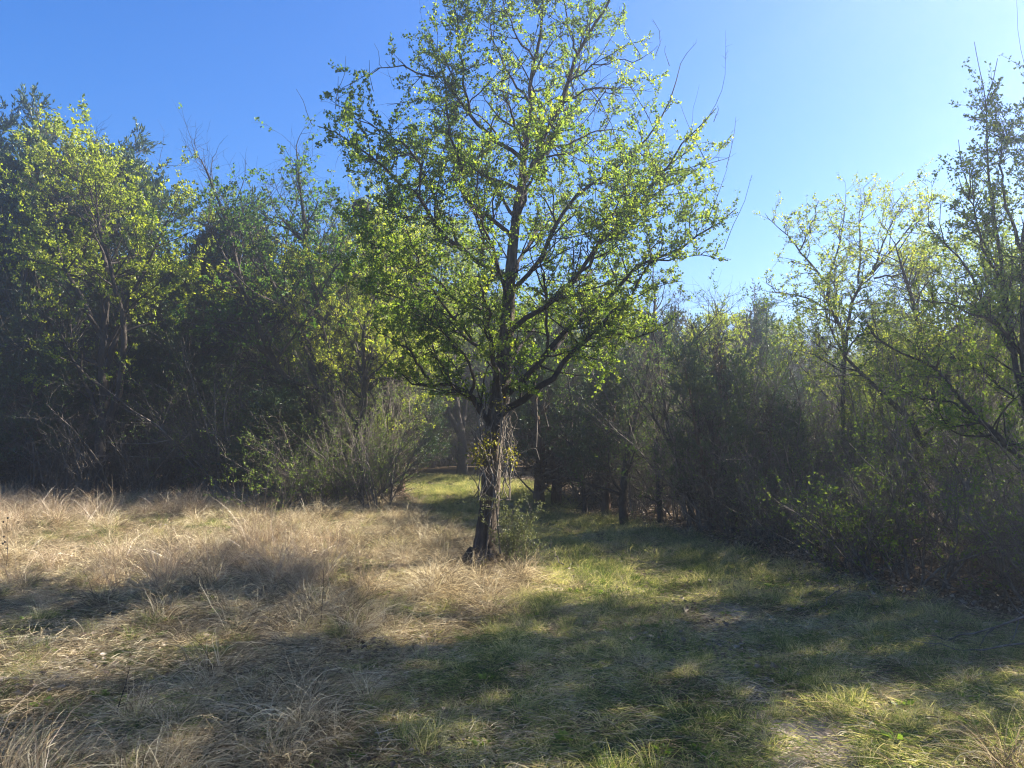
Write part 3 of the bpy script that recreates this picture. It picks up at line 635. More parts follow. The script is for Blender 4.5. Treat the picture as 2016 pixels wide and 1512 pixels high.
traced_tree('tall hazy leafy elm at the right frame edge with bare twigs at its top', 7.6, [
    ([(2050, 1150), (2045, 1000), (2030, 850), (2000, 700), (1975, 560), (1955, 430), (1945, 300), (1942, 205)], (0, .3), .075, .007),
    ([(2030, 850), (2012, 700), (2015, 500), (2022, 350), (2032, 200), (2040, 150)], (0, -.5), .05, .008),
    ([(2000, 700), (1940, 600), (1900, 520), (1850, 470), (1825, 440)], (.1, .6), .035, .006), ([(1975, 560), (1935, 480), (1912, 400), (1908, 330)], (.2, -.5), .028, .006),
    ([(2060, 960), (2000, 890), (1930, 830), (1880, 770), (1830, 720), (1760, 690), (1715, 655)], (0, -.6), .055, .008), ([(1930, 830), (1870, 790), (1820, 785), (1770, 760)], (-.3, .5), .025, .006),
    ([(2012, 700), (1960, 640), (1880, 600), (1820, 590)], (0, -.9), .03, .006), ([(2015, 500), (1980, 400), (1965, 310), (1985, 240)], (-.2, .7), .028, .006),
    ([(2030, 800), (2060, 650), (2090, 500), (2110, 380)], (0, .6), .045, .008), ([(2022, 380), (2060, 290), (2080, 230)], (0, 0), .03, .006), ([(2000, 700), (1985, 600), (1940, 540), (1930, 500)], (0, 1.2), .03, .006),
    ([(2060, 900), (2010, 800), (1950, 740), (1870, 700)], (0, 1.3), .03, .006)],
    2050, 'elm_leaf', .03, 72, d2=9, d3=11, leafsel=.1, per=4, l2=.5, sp=.038,
    whips=([(1942, 215), (1938, 180), (1925, 120), (1918, 82)], [(1943, 195), (1955, 160), (1964, 115)], [(1912, 380), (1893, 330), (1887, 275)], [(1860, 480), (1850, 440), (1852, 400)]))
# ---- left edge, front row
pl(C_['a'], 'cedar_tree', 480, 22., 'dark cedar filling the gap between the yellow-green elm and the half-bare elm', rz=3.7, sc=.92)
pl(C_['b'], 'cedar_tree', 640, 21.5, 'dark cedar behind the vine-laden green elm', rz=5.2, sc=1.0)
pl(B_['e'], 'leafy_shrub', 735, 15.9, 'tall vine-draped grey shrub in front of the vine-laden elm', cat='shrub', rz=1.2, sc=.8)
pl(E['f'], 'elm_tree', 712, 16.9, 'densely twigged green elm at the front of the wood left of the lone elm', rz=.9, sc=.95)
pl(E['e'], 'elm_tree', 760, 19.5, 'leafy green elm between the vine-laden elm and the lone elm', rz=2.2, sc=1.05)
pl(E['a'], 'elm_tree', 190, 17.2, 'bright yellow-green elm in front of the dark cedars at the far left', rz=.4, sc=1.04)
pl(C_['a'], 'cedar_tree', 25, 20.5, 'tall dark cedar at the left frame edge beside the yellow-green elm', rz=.3, sc=1.1)
pl(C_['a'], 'cedar_tree', 125, 21.0, 'tallest pointed dark cedar rising behind the yellow-green elm', rz=2.1, sc=1.2)
pl(C_['a'], 'cedar_tree', 225, 22.5, 'dark cedar top peeping out right behind the yellow-green elm', rz=4.1, sc=1.15)
pl(C_['a'], 'cedar_tree', -95, 20., 'dark cedar cut by the left frame edge', rz=5.1, sc=1.15)
pl(C_['b'], 'cedar_tree', 420, 20.6, 'dark dense cedar between the yellow-green elm and the half-bare elm', rz=1.1, sc=.98)
pl(C_['b'], 'cedar_tree', 330, 20.0, 'shaded cedar behind the tangle of grey dead branches', rz=3.0, sc=.95)
pl(E['c'], 'elm_tree', 545, 20.8, 'half-bare dark elm with sparse green leaves and bare top twigs', rz=1.3, sc=1.14)
pl(E['b'], 'elm_tree', 695, 17.2, 'vine-laden green elm with several grey stems left of the lone elm', rz=2.2, sc=1.08)
pl(C_['c'], 'cedar_tree', 560, 17.2, 'low dark green cedar bush beneath the half-bare elm', rz=.5, sc=(.9, .9, .55))
pl(C_['c'], 'cedar_tree', 790, 20.5, 'small dark cedar beside the bend of the grass track', rz=2.5, sc=(.7, .7, .6))
pl(C_['c'], 'cedar_tree', 60, 18.2, 'low dark cedar bush at the foot of the far left cedars', rz=1.7, sc=(1., 1., .75))
# ---- middle distance, behind the lone elm
pl(E['a'], 'elm_tree', 790, 24., 'yellow-green elm glowing behind the left side of the lone elm', rz=3.4, sc=1.0)
pl(E['e'], 'elm_tree', 910, 29., 'light green elm beyond the end of the grass track', rz=.8, sc=1.35)
pl(E['a'], 'elm_tree', 1125, 27., 'yellow-green elm behind the lone elm, right of its trunk', rz=5.2, sc=.85)
pl(E['d'], 'elm_tree', 1225, 20., 'slim yellow-green elm between the lone elm and the dark cedars', rz=1.9, sc=.86)
pl(C_['b'], 'cedar_tree', 1340, 18., 'dark blue-green cedar standing right of the lone elm', rz=4.4, sc=.66)
pl(C_['b'], 'cedar_tree', 1270, 19., 'cedar with paired pointed tops in the middle of the right wood', rz=.9, sc=.6)
pl(E['bare'], 'bare_tree', 1440, 22., 'leafless grey tree with fine twigs against the sky', rz=.9, sc=.76)
pl(E['bare'], 'bare_tree', 1520, 23., 'second leafless tree left of the forked yellow-green elm', rz=2.9, sc=.74)
pl(C_['b'], 'cedar_tree', 1590, 24., 'dark cedar behind the forked yellow-green elm', rz=2.9, sc=.66)
pl(E['c'], 'elm_tree', 625, 19.6, 'tall thin elm with pale green leaves between the half-bare elm and the vine-laden one', rz=3.9, sc=1.08)
pl(E['a'], 'elm_tree', 1400, 17., 'bright low elm sprays beside the dark blue-green cedar', rz=2.6, sc=.5)
# ---- right edge, with unseen elms added outside the frame to shade the foreground
place(E['a'], 'elm_tree', 10.0, 8.5, 'unseen yellow-green elm added outside the right frame edge to shade the foreground', 'tree', None, 1.1, (1., .8, 1.2))
place(E['tall'], 'elm_tree', 12.3, 10.2, 'unseen tallest high-crowned elm added outside the right frame edge for foreground shade', 'tree', None, 1.1, (1.15, .85, 1.2))
place(E['tall'], 'elm_tree', 14.8, 11.3, 'unseen high-crowned elm added just behind the tallest one outside the right frame edge for shade', 'tree', None, 3.3, (1.1, .85, 1.48))
place(E['e'], 'elm_tree', 7.7, 7.9, 'unseen green elm added just outside the right frame edge for shade', 'tree', None, 4.1, (.75, .65, .9))
pl(E['f'], 'elm_tree', 1930, 13.5, 'dense hazy elm behind the right thicket', rz=4.1, sc=.78)
pl(E['f'], 'elm_tree', 1760, 15.5, 'hazy elm between the forked elm and the right edge tree', rz=1.1, sc=.5)
pl(E['f'], 'elm_tree', 1865, 12., 'feathery elm filling the gap between the forked elm and the right edge tree', rz=3., sc=(.8, .8, .72))
# ---- anonymous rows deeper in the wood
rng = np.random.default_rng(77)
def row(n, x0, x1, y0, y1, kinds, label, name, group, cat, s0, s1):
    for k in range(n):
        for _ in range(20):
            x = x0 + (x1 - x0) * (k + rng.random()) / n; y = rng.uniform(y0, y1)
            if y < 30 and left_b(y) - .6 < x < right_b(y) + .8: continue
            pr = kinds[rng.integers(len(kinds))]
            s = rng.uniform(s0, s1); place(pr, name, x, y, label, cat, group, rng.random() * 6.28, (s, s, s * rng.uniform(.9, 1.1))); break
row(12, -17, -3.8, 22.5, 26, [C_['a'], C_['b'], E['c'], C_['b']], 'dark tree in the second row of the left wood', 'forest_tree', 'trees inside the left wood', 'tree', .85, 1.02)
row(11, 4.4, 17, 23, 27, [C_['b'], E['bare'], E['d'], E['bare'], E['f']], 'shaded tree inside the right wood', 'forest_tree', 'trees inside the right wood', 'tree', .6, .8)
row(9, 5.5, 13, 14.5, 20, [E['pole'], E['bare'], E['d'], C_['b'], E['bare']], 'shaded tree inside the right wood', 'forest_tree', 'trees inside the right wood', 'tree', .55, .75)
# ---- right trunk row along the track
for px, D, lb, pr, s in ((1062, 16.6, 'thin dark trunked cedar where the track bends away', C_['c'], .85), (1095, 16.9, 'cedar beside the bend with a stout short trunk', C_['c'], .8),
                     (1230, 13.7, 'tall straight dark trunked tree at the right track edge', E['pole'], .74), (1150, 15.6, 'thin dark sapling among the right trunks', E['pole'], .5),
                     (1300, 13.6, 'slender shaded tree right of the straight dark trunk', E['pole'], .52), (1355, 12.9, 'shaded thin tree in front of the blue-green cedar', E['pole'], .56),
                     (1440, 12.2, 'thin shaded tree before the bare grey tree', E['pole'], .5), (1500, 11.9, 'feathery dark cedar in the shade of the right thicket', C_['c'], .42),
                     (1400, 12.6, 'dark low cedar in the shade beside the track', C_['c'], .62), (1190, 15.2, 'dark low cedar left of the straight dark trunk', C_['c'], .66)):
    pl(pr, 'forest_tree', px, D, lb, rz=px * .37, sc=s)
# ---- brush along the left edge
row(7, -14.5, -4, 19., 20.5, [C_['b'], C_['c'], C_['b']], 'dark cedar crowded under the left wood', 'cedar_tree', 'cedars under the left wood', 'tree', .6, .8)
row(11, -14, -3.4, 17.8, 19., [B_['a'], B_['b'], B_['e'], B_['b']], 'tangled leafless brush under the left wood', 'leafless_shrub', 'brush under the left wood', 'shrub', .9, 1.35)
row(12, -15, -3.6, 19.5, 22, [B_['a'], B_['e'], B_['c']], 'tangled leafless brush under the left wood', 'leafless_shrub', 'brush under the left wood', 'shrub', 1., 1.5)
row(9, -4.6, -3.2, 14.8, 19, [B_['d'], B_['e'], B_['c']], 'shrub with fresh leaves left of the track bend', 'leafy_shrub', 'leafy shrubs left of the track', 'shrub', .6, 1.1)
# ---- brush along the right edge
def band(n, y0, y1, o0, o1, kinds, label, name, group, s0, s1):
    for k in range(n):
        y = y0 + (y1 - y0) * (k + rng.random()) / n; x = right_b(y) + rng.uniform(o0, o1); pr = kinds[rng.integers(len(kinds))]
        s = rng.uniform(s0, s1); place(pr, name, x, y, label, 'shrub', group, rng.random() * 6.28, (s, s, s * rng.uniform(.85, 1.1)))
band(13, 12, 20, .6, 2.4, [B_['a'], B_['e'], B_['b']], 'leafless brush between the right trunks', 'leafless_shrub', 'brush between the right trunks', .7, 1.1)
band(16, 5.5, 13, .8, 1.8, [B_['a'], B_['a'], B_['c'], B_['b']], 'brown twiggy brush of the right thicket', 'leafless_shrub', 'brush of the right thicket', .5, .75)
band(16, 6.5, 14, 2., 4., [B_['a'], B_['c'], B_['e'], B_['a']], 'brown twiggy brush of the right thicket', 'leafless_shrub', 'brush of the right thicket', .8, 1.05)
pl(B_['d'], 'leafy_shrub', 1680, 9.2, 'low shrub with fresh green leaves in the right thicket', cat='shrub', rz=1., sc=.65)
pl(B_['d'], 'leafy_shrub', 1790, 8.4, 'fresh leaved arching shrub nearer the right frame edge', cat='shrub', rz=2.4, sc=.85)

# ------------------------------------------------------------------ single things in the clearing
def blades_thing(name, x, y, label, cat, mat, n, L, r, droop, spread, w, seed, group=None, K=7, wind=(0, 0), part='blades'):
    t = thing(name, (x, y, float(gz(x, y)) - .02), label, cat, group)
    add(part, tuft(name + '_' + part, seed, n, L, .25, r, droop, spread, w, mat, K, 0., wind), t, 'stuff'); return t
def singles():
    rg = np.random.default_rng(314)
    # juniper sapling at the foot of the lone elm
    x, y, _ = at(1008, 1118, 9.15); P = []
    place(brush_proto('sapling', 61, H=3.4, W=.5, stems=7, bark='bark_brush', leaf='sapling_leaf', leaf_n=.7, leafsize=.07, spread=.25, trop=.12, wig=.1, per=3), 'juniper_sapling', x - .02, y,
          'small feathery juniper sapling growing against the right of the rugged elm trunk', 'shrub', None, .4, .25)
    place(brush_proto('sapling_b', 62, H=1.8, W=1.1, stems=9, bark='bark_brush', leaf='sapling_leaf', leaf_n=.55, leafsize=.07, spread=.7, trop=.08, wig=.14, per=3), 'juniper_sapling', x + .1, y - .12,
          'lower olive juniper sapling in front of the feathery one', 'shrub', None, 2., .25)
    # tall reddish bunch grass in the dry field
    def P_(px, py): 
        D = 1.6 / ((py - HOR) / F_PX); return (px - 1008) / F_PX * D, D
    for i, (px, py, L, lb) in enumerate(((560, 1108, .75, 'tall reddish bunchgrass standing highest in the dry field'), (640, 1090, .6, 'reddish bunchgrass just right of the tallest clump'),
                          (490, 1100, .55, 'reddish bunchgrass just left of the tallest clump'), (520, 1075, .62, 'thin reddish bunchgrass behind the tallest clump'))):
        X, Y = P_(px, py); blades_thing('bunchgrass', X, Y, lb, 'grass clump', 'bluestem', 230, L, .22, .17, .6, .0018, 400 + i, 'reddish bunchgrass clumps')
    for i, (px, py, L, lb) in enumerate(((20, 1560, .42, 'pale straw tussock in the bottom left corner'), (300, 1545, .36, 'pale straw tussock at the bottom frame edge left of centre'),
                          (1980, 1500, .3, 'straw and green tussock in the bottom right corner'))):
        X, Y = P_(px, py); blades_thing('tussock', X, Y, lb, 'grass clump', 'grass_dry', 260, L, .13, .4, .9, .002, 420 + i, 'pale tussocks at the near edge')
    # dark weed stalk with short side spurs
    def stalk(px, py, H, label, name='weed_stalk', mat='bark_limb', heads=0, lean=(.05, 0), spur=.05, n=9, r=.0035):
        X, Y = P_(px, py); t = thing(name, (X, Y, float(gz(X, Y)) - .02), label, 'weed'); g = Geo()
        st = wander((0, 0, 0), (lean[0], lean[1], 1), H, 12, rg, .02, .05); R = np.linspace(r, r * .4, 12); tubes(g, st[None], R[None], 6)
        A, B, _, _ = spawn(st[None], R[None], rg, dens=n / H, t0=.35, t1=1, ang=40, length=spur, taper=.2, K=4, rr=.7, rmin=.0014, nmin=n)
        tubes(g, A, B, 4); add('stem', g.mesh(name + '_stem', M[mat], True), t)
        if heads:
            for k in range(heads):
                c = A[k % len(A)][-1]; h = Geo(); a = np.linspace(0, np.pi, 7); prof = np.sin(a) * .011 + .0005; zz = -np.cos(a) * .013
                tubes(h, (c[None] + np.stack([0 * zz, 0 * zz, zz], 1))[None], prof[None], 8); add('seed_head', h.mesh('seed_head', M['bark_limb'], True), t)
    stalk(636, 1235, .62, 'thin dark dead weed stalk standing in the middle of the dry grass', spur=.06)
    stalk(22, 1108, .62, 'dark weed stem with round seed heads at the left frame edge', 'seed_head_weed', heads=6, spur=.1)
    stalk(2, 1490, .95, 'single tall pale grass stem at the left frame edge', 'tall_grass_stalk', 'dead_wood', spur=.03, n=3, r=.003)
    stalk(240, 1420, .36, 'short dark stem poking from shaded grass near the bottom left', lean=(.15, 0), spur=.02, n=3)
    X, Y = P_(1240, 1100); blades_thing('grass_sprig', X, Y, 'tall pale green grass sprig standing alone in the sunny track', 'grass clump', 'grass_green', 9, .42, .03, .14, .9, .005, 431)
    # fallen pale branches on the right
    def fallen(pxs, label, r=.012, seed=1):
        P = []
        for (px, py, h) in pxs:
            D = 1.6 / ((py - HOR) / F_PX) * (1 - h / 1.6) ; D = (CAM_H - h) / ((py - HOR) / F_PX); P.append(((px - 1008) / F_PX * D, D, float(gz((px - 1008) / F_PX * D, D)) + h))
        P = resample(np.array(P), 12); rg2 = np.random.default_rng(seed); P += rg2.normal(size=P.shape) * .012
        t = thing('fallen_branch', tuple(P[0]), label, 'branch', None); g = Geo(); R = np.linspace(r, r * .3, 12)
        tubes(g, P[None] - P[0], R[None], 6); add('stem', g.mesh('fallen_stem', M['bark_grey'], True), t)
        b = Geo(); A, B, _, _ = spawn(P[None], R[None], rg2, dens=4, t0=.2, ang=40, length=.35, K=6, trop=.02, wig=.2, rr=.6, rmin=.002); tubes(b, A - P[0], B, 4)
        A2, B2, _, _ = spawn(A, B, rg2, dens=6, t0=.2, ang=40, length=.16, K=4, wig=.2, rr=.6, rmin=.0015); tubes(b, A2 - P[0], B2, 3)
        add('twigs', b.mesh('fallen_twigs', M['bark_grey'], False), t, 'stuff')
    fallen([(2060, 1185, .3), (1960, 1215, .2), (1880, 1240, .05), (1800, 1238, .04)], 'long pale fallen branch arching from the right frame edge onto the shaded grass', .013, 2)
    fallen([(1990, 1250, .08), (1880, 1262, .05), (1780, 1245, .04)], 'thin pale fallen branch lying just in front of the long arching one', .008, 3)
    fallen([(1110, 1105, .12), (1085, 1078, .2), (1072, 1095, .02)], 'small bleached twig right of the elm trunk', .006, 4)
    fallen([(1830, 830, 2.9), (1700, 870, 2.5), (1560, 960, 1.1)][0:0] or [(1590, 1195, .02), (1640, 1150, .15), (1720, 1130, .3)], 'dry leaning stick at the foot of the right thicket', .006, 5)
    # twig ball in the vine-laden elm
    c = at(710, 410, 16.6); t = thing('twig_nest', tuple(c), 'dark round twig nest high in the vine-laden green elm', 'nest'); g = Geo()
    n = 420; d = norm(rg.normal(size=(n, 3))); c0 = d * .2 * rg.random((n, 1)) ** .4 * [1, 1, 1.15]; tg = norm(np.cross(d, rg.normal(size=(n, 3))))
    k = np.linspace(-.5, .5, 5)[None, :, None]; P = c0[:, None] + tg[:, None] * k * .26 - d[:, None] * (k ** 2) * .3
    tubes(g, P, np.full((n, 5), .004), 3); add('twigs', g.mesh('nest_twigs', M['bark_limb'], False), t, 'stuff')
SINGLES = singles
# ------------------------------------------------------------------ geometry-node scatter (stuff only)
def scatter(name, protos, P, rot, scl, idx, kind='stuff'):
    col = bpy.data.collections.new(name + '_sources')
    for i, (me) in enumerate(protos):
        o = bpy.data.objects.new('%s_source_%02d' % (name, i), me); col.objects.link(o)
    m = bpy.data.meshes.new(name); m.vertices.add(len(P)); m.vertices.foreach_set('co', np.asarray(P, np.float32).ravel())
    for nm, ty, arr, f in (('rot', 'FLOAT_VECTOR', rot, 'vector'), ('scl', 'FLOAT_VECTOR', scl, 'vector'), ('pick', 'INT', idx, 'value')):
        a = m.attributes.new(nm, ty, 'POINT'); a.data.foreach_set(f, np.asarray(arr, np.int32 if ty == 'INT' else np.float32).ravel())
    o = add(name, m, None, kind)
    ng = bpy.data.node_groups.new(name, 'GeometryNodeTree')
    ng.interface.new_socket('Geometry', in_out='INPUT', socket_type='NodeSocketGeometry'); ng.interface.new_socket('Geometry', in_out='OUTPUT', socket_type='NodeSocketGeometry')
    N = ng.nodes; Lk = ng.links
    gi = N.new('NodeGroupInput'); go = N.new('NodeGroupOutput'); ip = N.new('GeometryNodeInstanceOnPoints'); ci = N.new('GeometryNodeCollectionInfo')
    ci.inputs['Collection'].default_value = col; ci.inputs['Separate Children'].default_value = True; ci.inputs['Reset Children'].default_value = True
    def na(n_, t_):
        x = N.new('GeometryNodeInputNamedAttribute'); x.data_type = t_; x.inputs['Name'].default_value = n_; return x.outputs['Attribute']
    Lk.new(gi.outputs[0], ip.inputs['Points']); Lk.new(ci.outputs[0], ip.inputs['Instance']); ip.inputs['Pick Instance'].default_value = True
    Lk.new(na('pick', 'INT'), ip.inputs['Instance Index'])
    e = N.new('FunctionNodeEulerToRotation'); Lk.new(na('rot', 'FLOAT_VECTOR'), e.inputs[0]); Lk.new(e.outputs[0], ip.inputs['Rotation'])
    Lk.new(na('scl', 'FLOAT_VECTOR'), ip.inputs['Scale']); Lk.new(ip.outputs[0], go.inputs[0])
    md = o.modifiers.new('scatter', 'NODES'); md.node_group = ng
    return o

def tuft(name, seed, n, L, lv, r, droop, spread, w, mat, K=5, flat=0., wind=(0, 0)):
    rg = np.random.default_rng(seed)
    a = rg.random(n) * 6.28; rr_ = r * rg.random(n) ** .6
    p = np.stack([np.cos(a) * rr_, np.sin(a) * rr_, -.02 * np.ones(n)], 1)
    a2 = a + rg.normal(size=n) * .9
    d = np.stack([np.cos(a2) * spread * rg.random(n) + wind[0], np.sin(a2) * spread * rg.random(n) + wind[1], np.ones(n) * (1 - flat)], 1); d = norm(d)
    Lb = L * (1 + lv * rg.normal(size=n)).clip(.3, 1.8)
    P = np.empty((n, K, 3)); P[:, 0] = p; dr = droop * rg.uniform(.4, 1.6, n)[:, None]
    h = norm(d * [1, 1, 0] + rg.normal(size=(n, 3)) * [.3, .3, 0])
    for k in range(1, K):
        d = norm(d + (h * .55 - np.array([0, 0, 1.])) * dr * (k / K) + rg.normal(size=(n, 3)) * (.1 + .4 * (rg.random((n, 1)) < .04)))
        P[:, k] = P[:, k - 1] + d * (Lb / (K - 1))[:, None]
    P[:, :, 2] = np.maximum(P[:, :, 2], np.linspace(0, .015, K)[None] * rg.random((n, 1)))
    g = Geo(); Wd = (w * rg.uniform(.6, 1.3, n))[:, None] * np.linspace(1, .45, K)[None]
    side = norm(h + .4 * rg.normal(size=(n, 3)))
    ribbons(g, P, Wd, np.cross(side, [0, 0, 1]) * 1. + side * .01, np.clip(.5 + .36 * rg.normal(size=n), 0, 1))
    return g.mesh(name, M[mat])
SINGLES()
rng = np.random.default_rng(99)
XR = lambda y: (-.68 * y - 2.5, .68 * y + 3)
def pts(n, y0, y1):
    y = y0 + (y1 - y0) * rng.random(n) ; w = .68 * 22 + 3
    x = rng.uniform(-w, w, n); k = (x > -.68 * y - 2.5) & (x < .68 * y + 2.5); return x[k], y[k]
def drymask(x, y):
    return sstep(.35, -.8, x - left_b(y) + (fbm(x * .9, y * .9, 51) - .5) * 1.6) * sstep(18.4, 17.2, y)
def greenmask(x, y):
    return sstep(.6, -.2, x - right_b(y) + (fbm(x * 1.2, y * 1.2, 61) - .5) * 1.2)
def baremask(x, y):
    b = 0
    for (bx, by, br) in ((1.85, 7.35, .42), (1.62, 4.3, .36), (1.45, 3.75, .26), (1.55, 5.1, .26)):
        b = np.maximum(b, sstep(1.25, .5, np.hypot((x - bx) / br, (y - by) / br / 1.2)))
    return b

# short green grass
gp = [tuft('green_tuft', 100 + i, 70, .14, .35, .13, .35, .9, .0024, 'grass_green', 4) for i in range(5)] + \
     [tuft('green_tuft', 110 + i, 46, .22, .35, .09, .4, .6, .0026, 'grass_green', 5) for i in range(3)]
x, y = pts(70000, 2.2, 27)
tk = greenmask(x, y) * (1 - .65 * drymask(x, y)) * (1 - baremask(x, y)) * (.45 + .9 * sstep(.35, .6, fbm(x * 1.6, y * 1.6, 71)))
tk = np.where((y > 17.5) & (x < left_b(y)), 0, tk) * (1 - .8 * np.exp(-((x - trail_x(y)) / .24) ** 2) * sstep(.42, .56, fbm(x * 1.4, y * 1.4, 33)))
k = rng.random(len(x)) < tk * .95; x, y = x[k], y[k]; n = len(x); print('green tufts', n)
s = rng.uniform(.5, 1.1, n) * (.6 + .7 * fbm(x * .9, y * .9, 72)) * np.interp(y, [2.5, 6, 10], [.52, .72, .8])
pk = np.where(rng.random(n) < .8, rng.integers(0, 5, n), rng.integers(5, 8, n))
scatter('grass', gp, np.stack([x, y, gz(x, y)], 1), np.stack([rng.normal(size=n) * .1, rng.normal(size=n) * .1, rng.random(n) * 6.28], 1), np.stack([s, s, s * rng.uniform(.8, 1.2, n)], 1), pk)
# dry tussocks
dp = [tuft('dry_tuft', 130 + i, 105, .36, .3, .09, .5, 1.0, .0026, 'grass_dry', 7) for i in range(5)] + \
     [tuft('dry_tuft', 140 + i, 90, .26, .35, .2, .45, 1.5, .0024, 'grass_dry', 6) for i in range(4)] + \
     [tuft('dry_tuft', 150 + i, 46, .6, .25, .07, .25, .6, .002, 'bluestem', 6) for i in range(3)]
x, y = pts(30000, 2.0, 19)
m_ = drymask(x, y); tk = np.maximum(m_ * (.6 + .4 * sstep(4, 9, y)) * np.maximum(.25 + 1.2 * sstep(.4, .58, fbm(x * 1.8, y * 1.8, 77)), .95 * sstep(8.5, 12, y)), .09 * greenmask(x, y))
k = rng.random(len(x)) < tk * .8; x, y, m_ = x[k], y[k], m_[k]; n = len(x); print('dry tufts', n)
s = rng.uniform(.5, 1.15, n) * (.45 + 1. * sstep(.3, .7, fbm(x * 1.7, y * 1.7, 82))) * (.5 + .5 * m_) * np.interp(y, [3, 6, 10, 18], [.62, .78, .85, .85]); s = np.minimum(s, .95)
tp = rng.random(n); red = sstep(.5, .66, fbm(x * .35 + 3, y * .35, 91))
pk = np.where(tp < .5, rng.integers(0, 5, n), rng.integers(5, 9, n)); pk = np.where(rng.random(n) < red * .28 * m_, rng.integers(9, 12, n), pk)
wa = 3.4 + (fbm(x * .5, y * .5, 88) - .5) * 5
tilt = rng.uniform(0, .35, n)
scatter('dry_grass', dp, np.stack([x, y, gz(x, y)], 1), np.stack([tilt * np.cos(wa), tilt * np.sin(wa), rng.random(n) * 6.28], 1), np.stack([s, s, s * rng.uniform(.75, 1.1, n)], 1), pk)
# matted thatch between the tufts
def thatch(seed, mat, n=260, r=.32, L=.1):
    rg = np.random.default_rng(seed); g = Geo(); K = 4
    P = np.empty((n, K, 3)); P[:, 0] = np.stack([rg.uniform(-r, r, n), rg.uniform(-r, r, n), rg.uniform(0, .02, n)], 1)
    a = rg.random(n) * 6.28; d = np.stack([np.cos(a), np.sin(a), rg.uniform(-.05, .5, n)], 1); Lb = L * rg.uniform(.4, 1.5, n)
    for k in range(1, K):
        d = norm(d + rg.normal(size=(n, 3)) * [.25, .25, .1] - [0, 0, .12]); P[:, k] = P[:, k - 1] + d * (Lb / (K - 1))[:, None]
    P[:, :, 2] = np.maximum(P[:, :, 2], .004)
    ribbons(g, P, rg.uniform(.0011, .0024, n)[:, None] * np.linspace(1, .5, K)[None], norm(rg.normal(size=(n, 3)) * [1, 1, .3] + [0, 0, .01]), np.clip(.5 + .3 * rg.normal(size=n), 0, 1))
    return g.mesh('thatch', M[mat])
def weed(seed, n=9, L=.05):
    rg = np.random.default_rng(seed); g = Geo(); a = np.arange(n) * 2.4; C = np.stack([np.cos(a) * .012, np.sin(a) * .012, .01 + 0 * a], 1)
    leaves(g, C, np.stack([np.cos(a), np.sin(a), rg.uniform(.15, .9, n)], 1), L * rg.uniform(.6, 1.3, n), rg, rg.uniform(.2, .7, n), .5); return g.mesh('weed', M['shrub_leaf'])
th = [thatch(300 + i, 'grass_dry') for i in range(3)] + [thatch(310 + i, 'grass_green', L=.08) for i in range(3)] + [weed(320 + i) for i in range(3)]
x, y = pts(22000, 2.2, 17); k = rng.random(len(x)) < greenmask(x, y) * (1 - .8 * baremask(x, y)) * np.interp(y, [3, 9, 17], [1, .8, .35]); x, y = x[k], y[k]; n = len(x)
dm = drymask(x, y); pk = np.where(rng.random(n) < .35 + .6 * dm, rng.integers(0, 3, n), rng.integers(3, 6, n)); pk = np.where(rng.random(n) < .12, rng.integers(6, 9, n), pk)
scatter('thatch', th, np.stack([x, y, gz(x, y)], 1), np.stack([0 * x, 0 * x, rng.random(n) * 6.28], 1), rng.uniform(.7, 1.2, (n, 1)) * np.ones((n, 3)), pk)
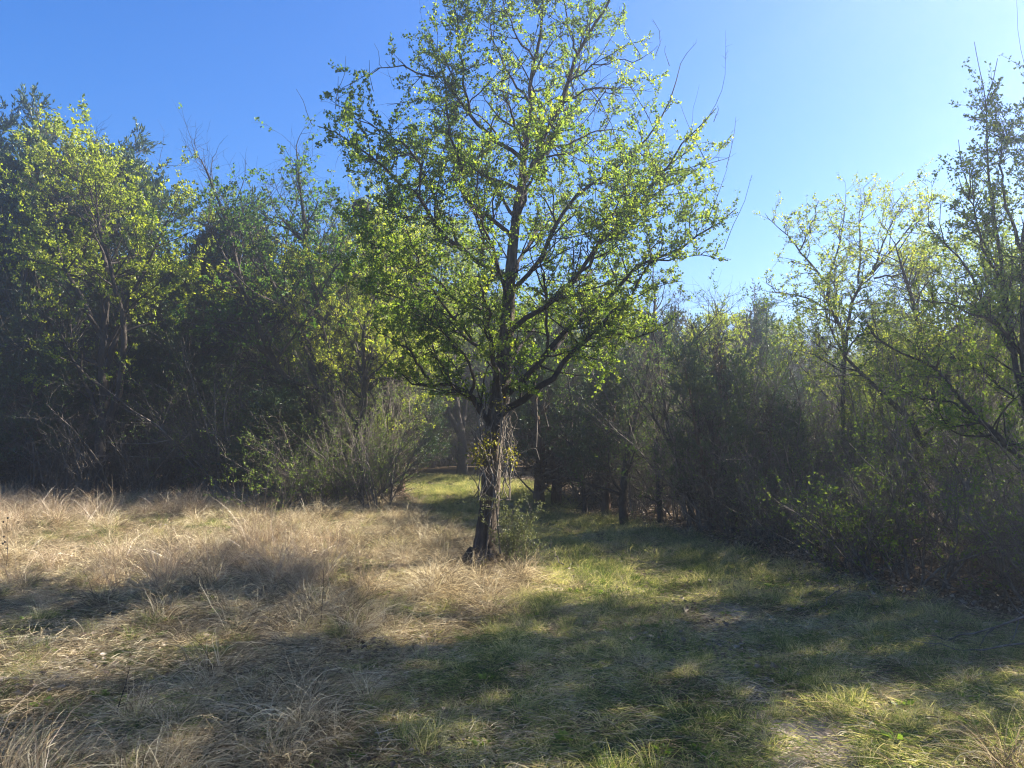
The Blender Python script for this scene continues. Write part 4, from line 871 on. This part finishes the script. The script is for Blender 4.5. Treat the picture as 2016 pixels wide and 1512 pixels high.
# leaf litter on the woodland floor and the worn trail
def litter_patch(seed, n=120, r=.5):
    rg = np.random.default_rng(seed); g = Geo()
    C = np.stack([rg.uniform(-r, r, n), rg.uniform(-r, r, n), rg.uniform(.002, .03, n)], 1)
    leaves(g, C, rg.normal(size=(n, 3)) * [1, 1, .25], rg.uniform(.025, .06, n), rg, rg.random(n), .6); return g.mesh('litter_patch', M['litter'])
lp = [litter_patch(200 + i) for i in range(4)]
x, y = pts(7000, 2.2, 27)
k = (rng.random(len(x)) < np.maximum.reduce([.9 * (1 - greenmask(x, y)), .2 * baremask(x, y), .12 + 0 * x, .8 * (y > 17) * (x < left_b(y))])); x, y = x[k], y[k]; n = len(x)
scatter('leaf_litter', lp, np.stack([x, y, gz(x, y)], 1), np.stack([0 * x, 0 * x, rng.random(n) * 6.28], 1), np.ones((n, 3)), rng.integers(0, 4, n))

# volume added to imitate lens glare, one closed box round everything
GLARE_HAZE = .0074
def glare_haze():
    m, t, out = new_mat('glare_haze'); v = t.nodes.new('ShaderNodeVolumePrincipled')
    v.inputs['Color'].default_value = (.9, .95, 1, 1); v.inputs['Density'].default_value = GLARE_HAZE; v.inputs['Anisotropy'].default_value = .82
    t.links.new(v.outputs[0], out.inputs['Volume'])
    x0, x1, y0, y1, z0, z1 = -520, 520, -510, 530, -1.6, 13.5
    V = [(x, y, z) for z in (z0, z1) for x, y in ((x0, y0), (x1, y0), (x1, y1), (x0, y1))]
    q = [(0, 3, 2, 1), (4, 5, 6, 7), (0, 1, 5, 4), (1, 2, 6, 5), (2, 3, 7, 6), (3, 0, 4, 7)]
    add('glare_haze', make_mesh('glare_haze', V, q, None, m), None, 'stuff')
glare_haze()
# far woodland: one mass beyond the rows
rngf = np.random.default_rng(123)
n = 330; x = rngf.uniform(-40, 40, n); y = rngf.uniform(29, 46, n) + 0 * x
srcs = [C_['a'], C_['b'], E['bare'], E['c']]
far = [Geo() for _ in range(0)]
def joined(parts, nm):
    ms = [p[1] for p in parts]; V = []; F3 = []; F4 = []; mi = []; o = 0
    dg = bpy.data.meshes.new(nm); import bmesh
    bm = bmesh.new()
    for i, m_ in enumerate(ms):
        n0 = len(bm.faces); bm.from_mesh(m_); bm.faces.ensure_lookup_table()
        for f in bm.faces[n0:]: f.material_index = i
        dg.materials.append(m_.materials[0])
    bm.to_mesh(dg); bm.free(); return dg
fm = [joined(C_['a'], 'far_cedar'), joined(E['c'], 'far_elm'), joined(C_['b'], 'far_cedar'), joined(B_['e'], 'far_brush')]
s = rngf.uniform(.8, 1.1, n) * np.where(x > 2, .8, 1.)
scatter('far_woods', fm, np.stack([x, y, 0 * x - .1], 1), np.stack([0 * x, 0 * x, rngf.random(n) * 6.28], 1), np.stack([s, s, s], 1), rngf.integers(0, 4, n))
tot = sum(len(m.polygons) for m in bpy.data.meshes); print('total polys', tot)
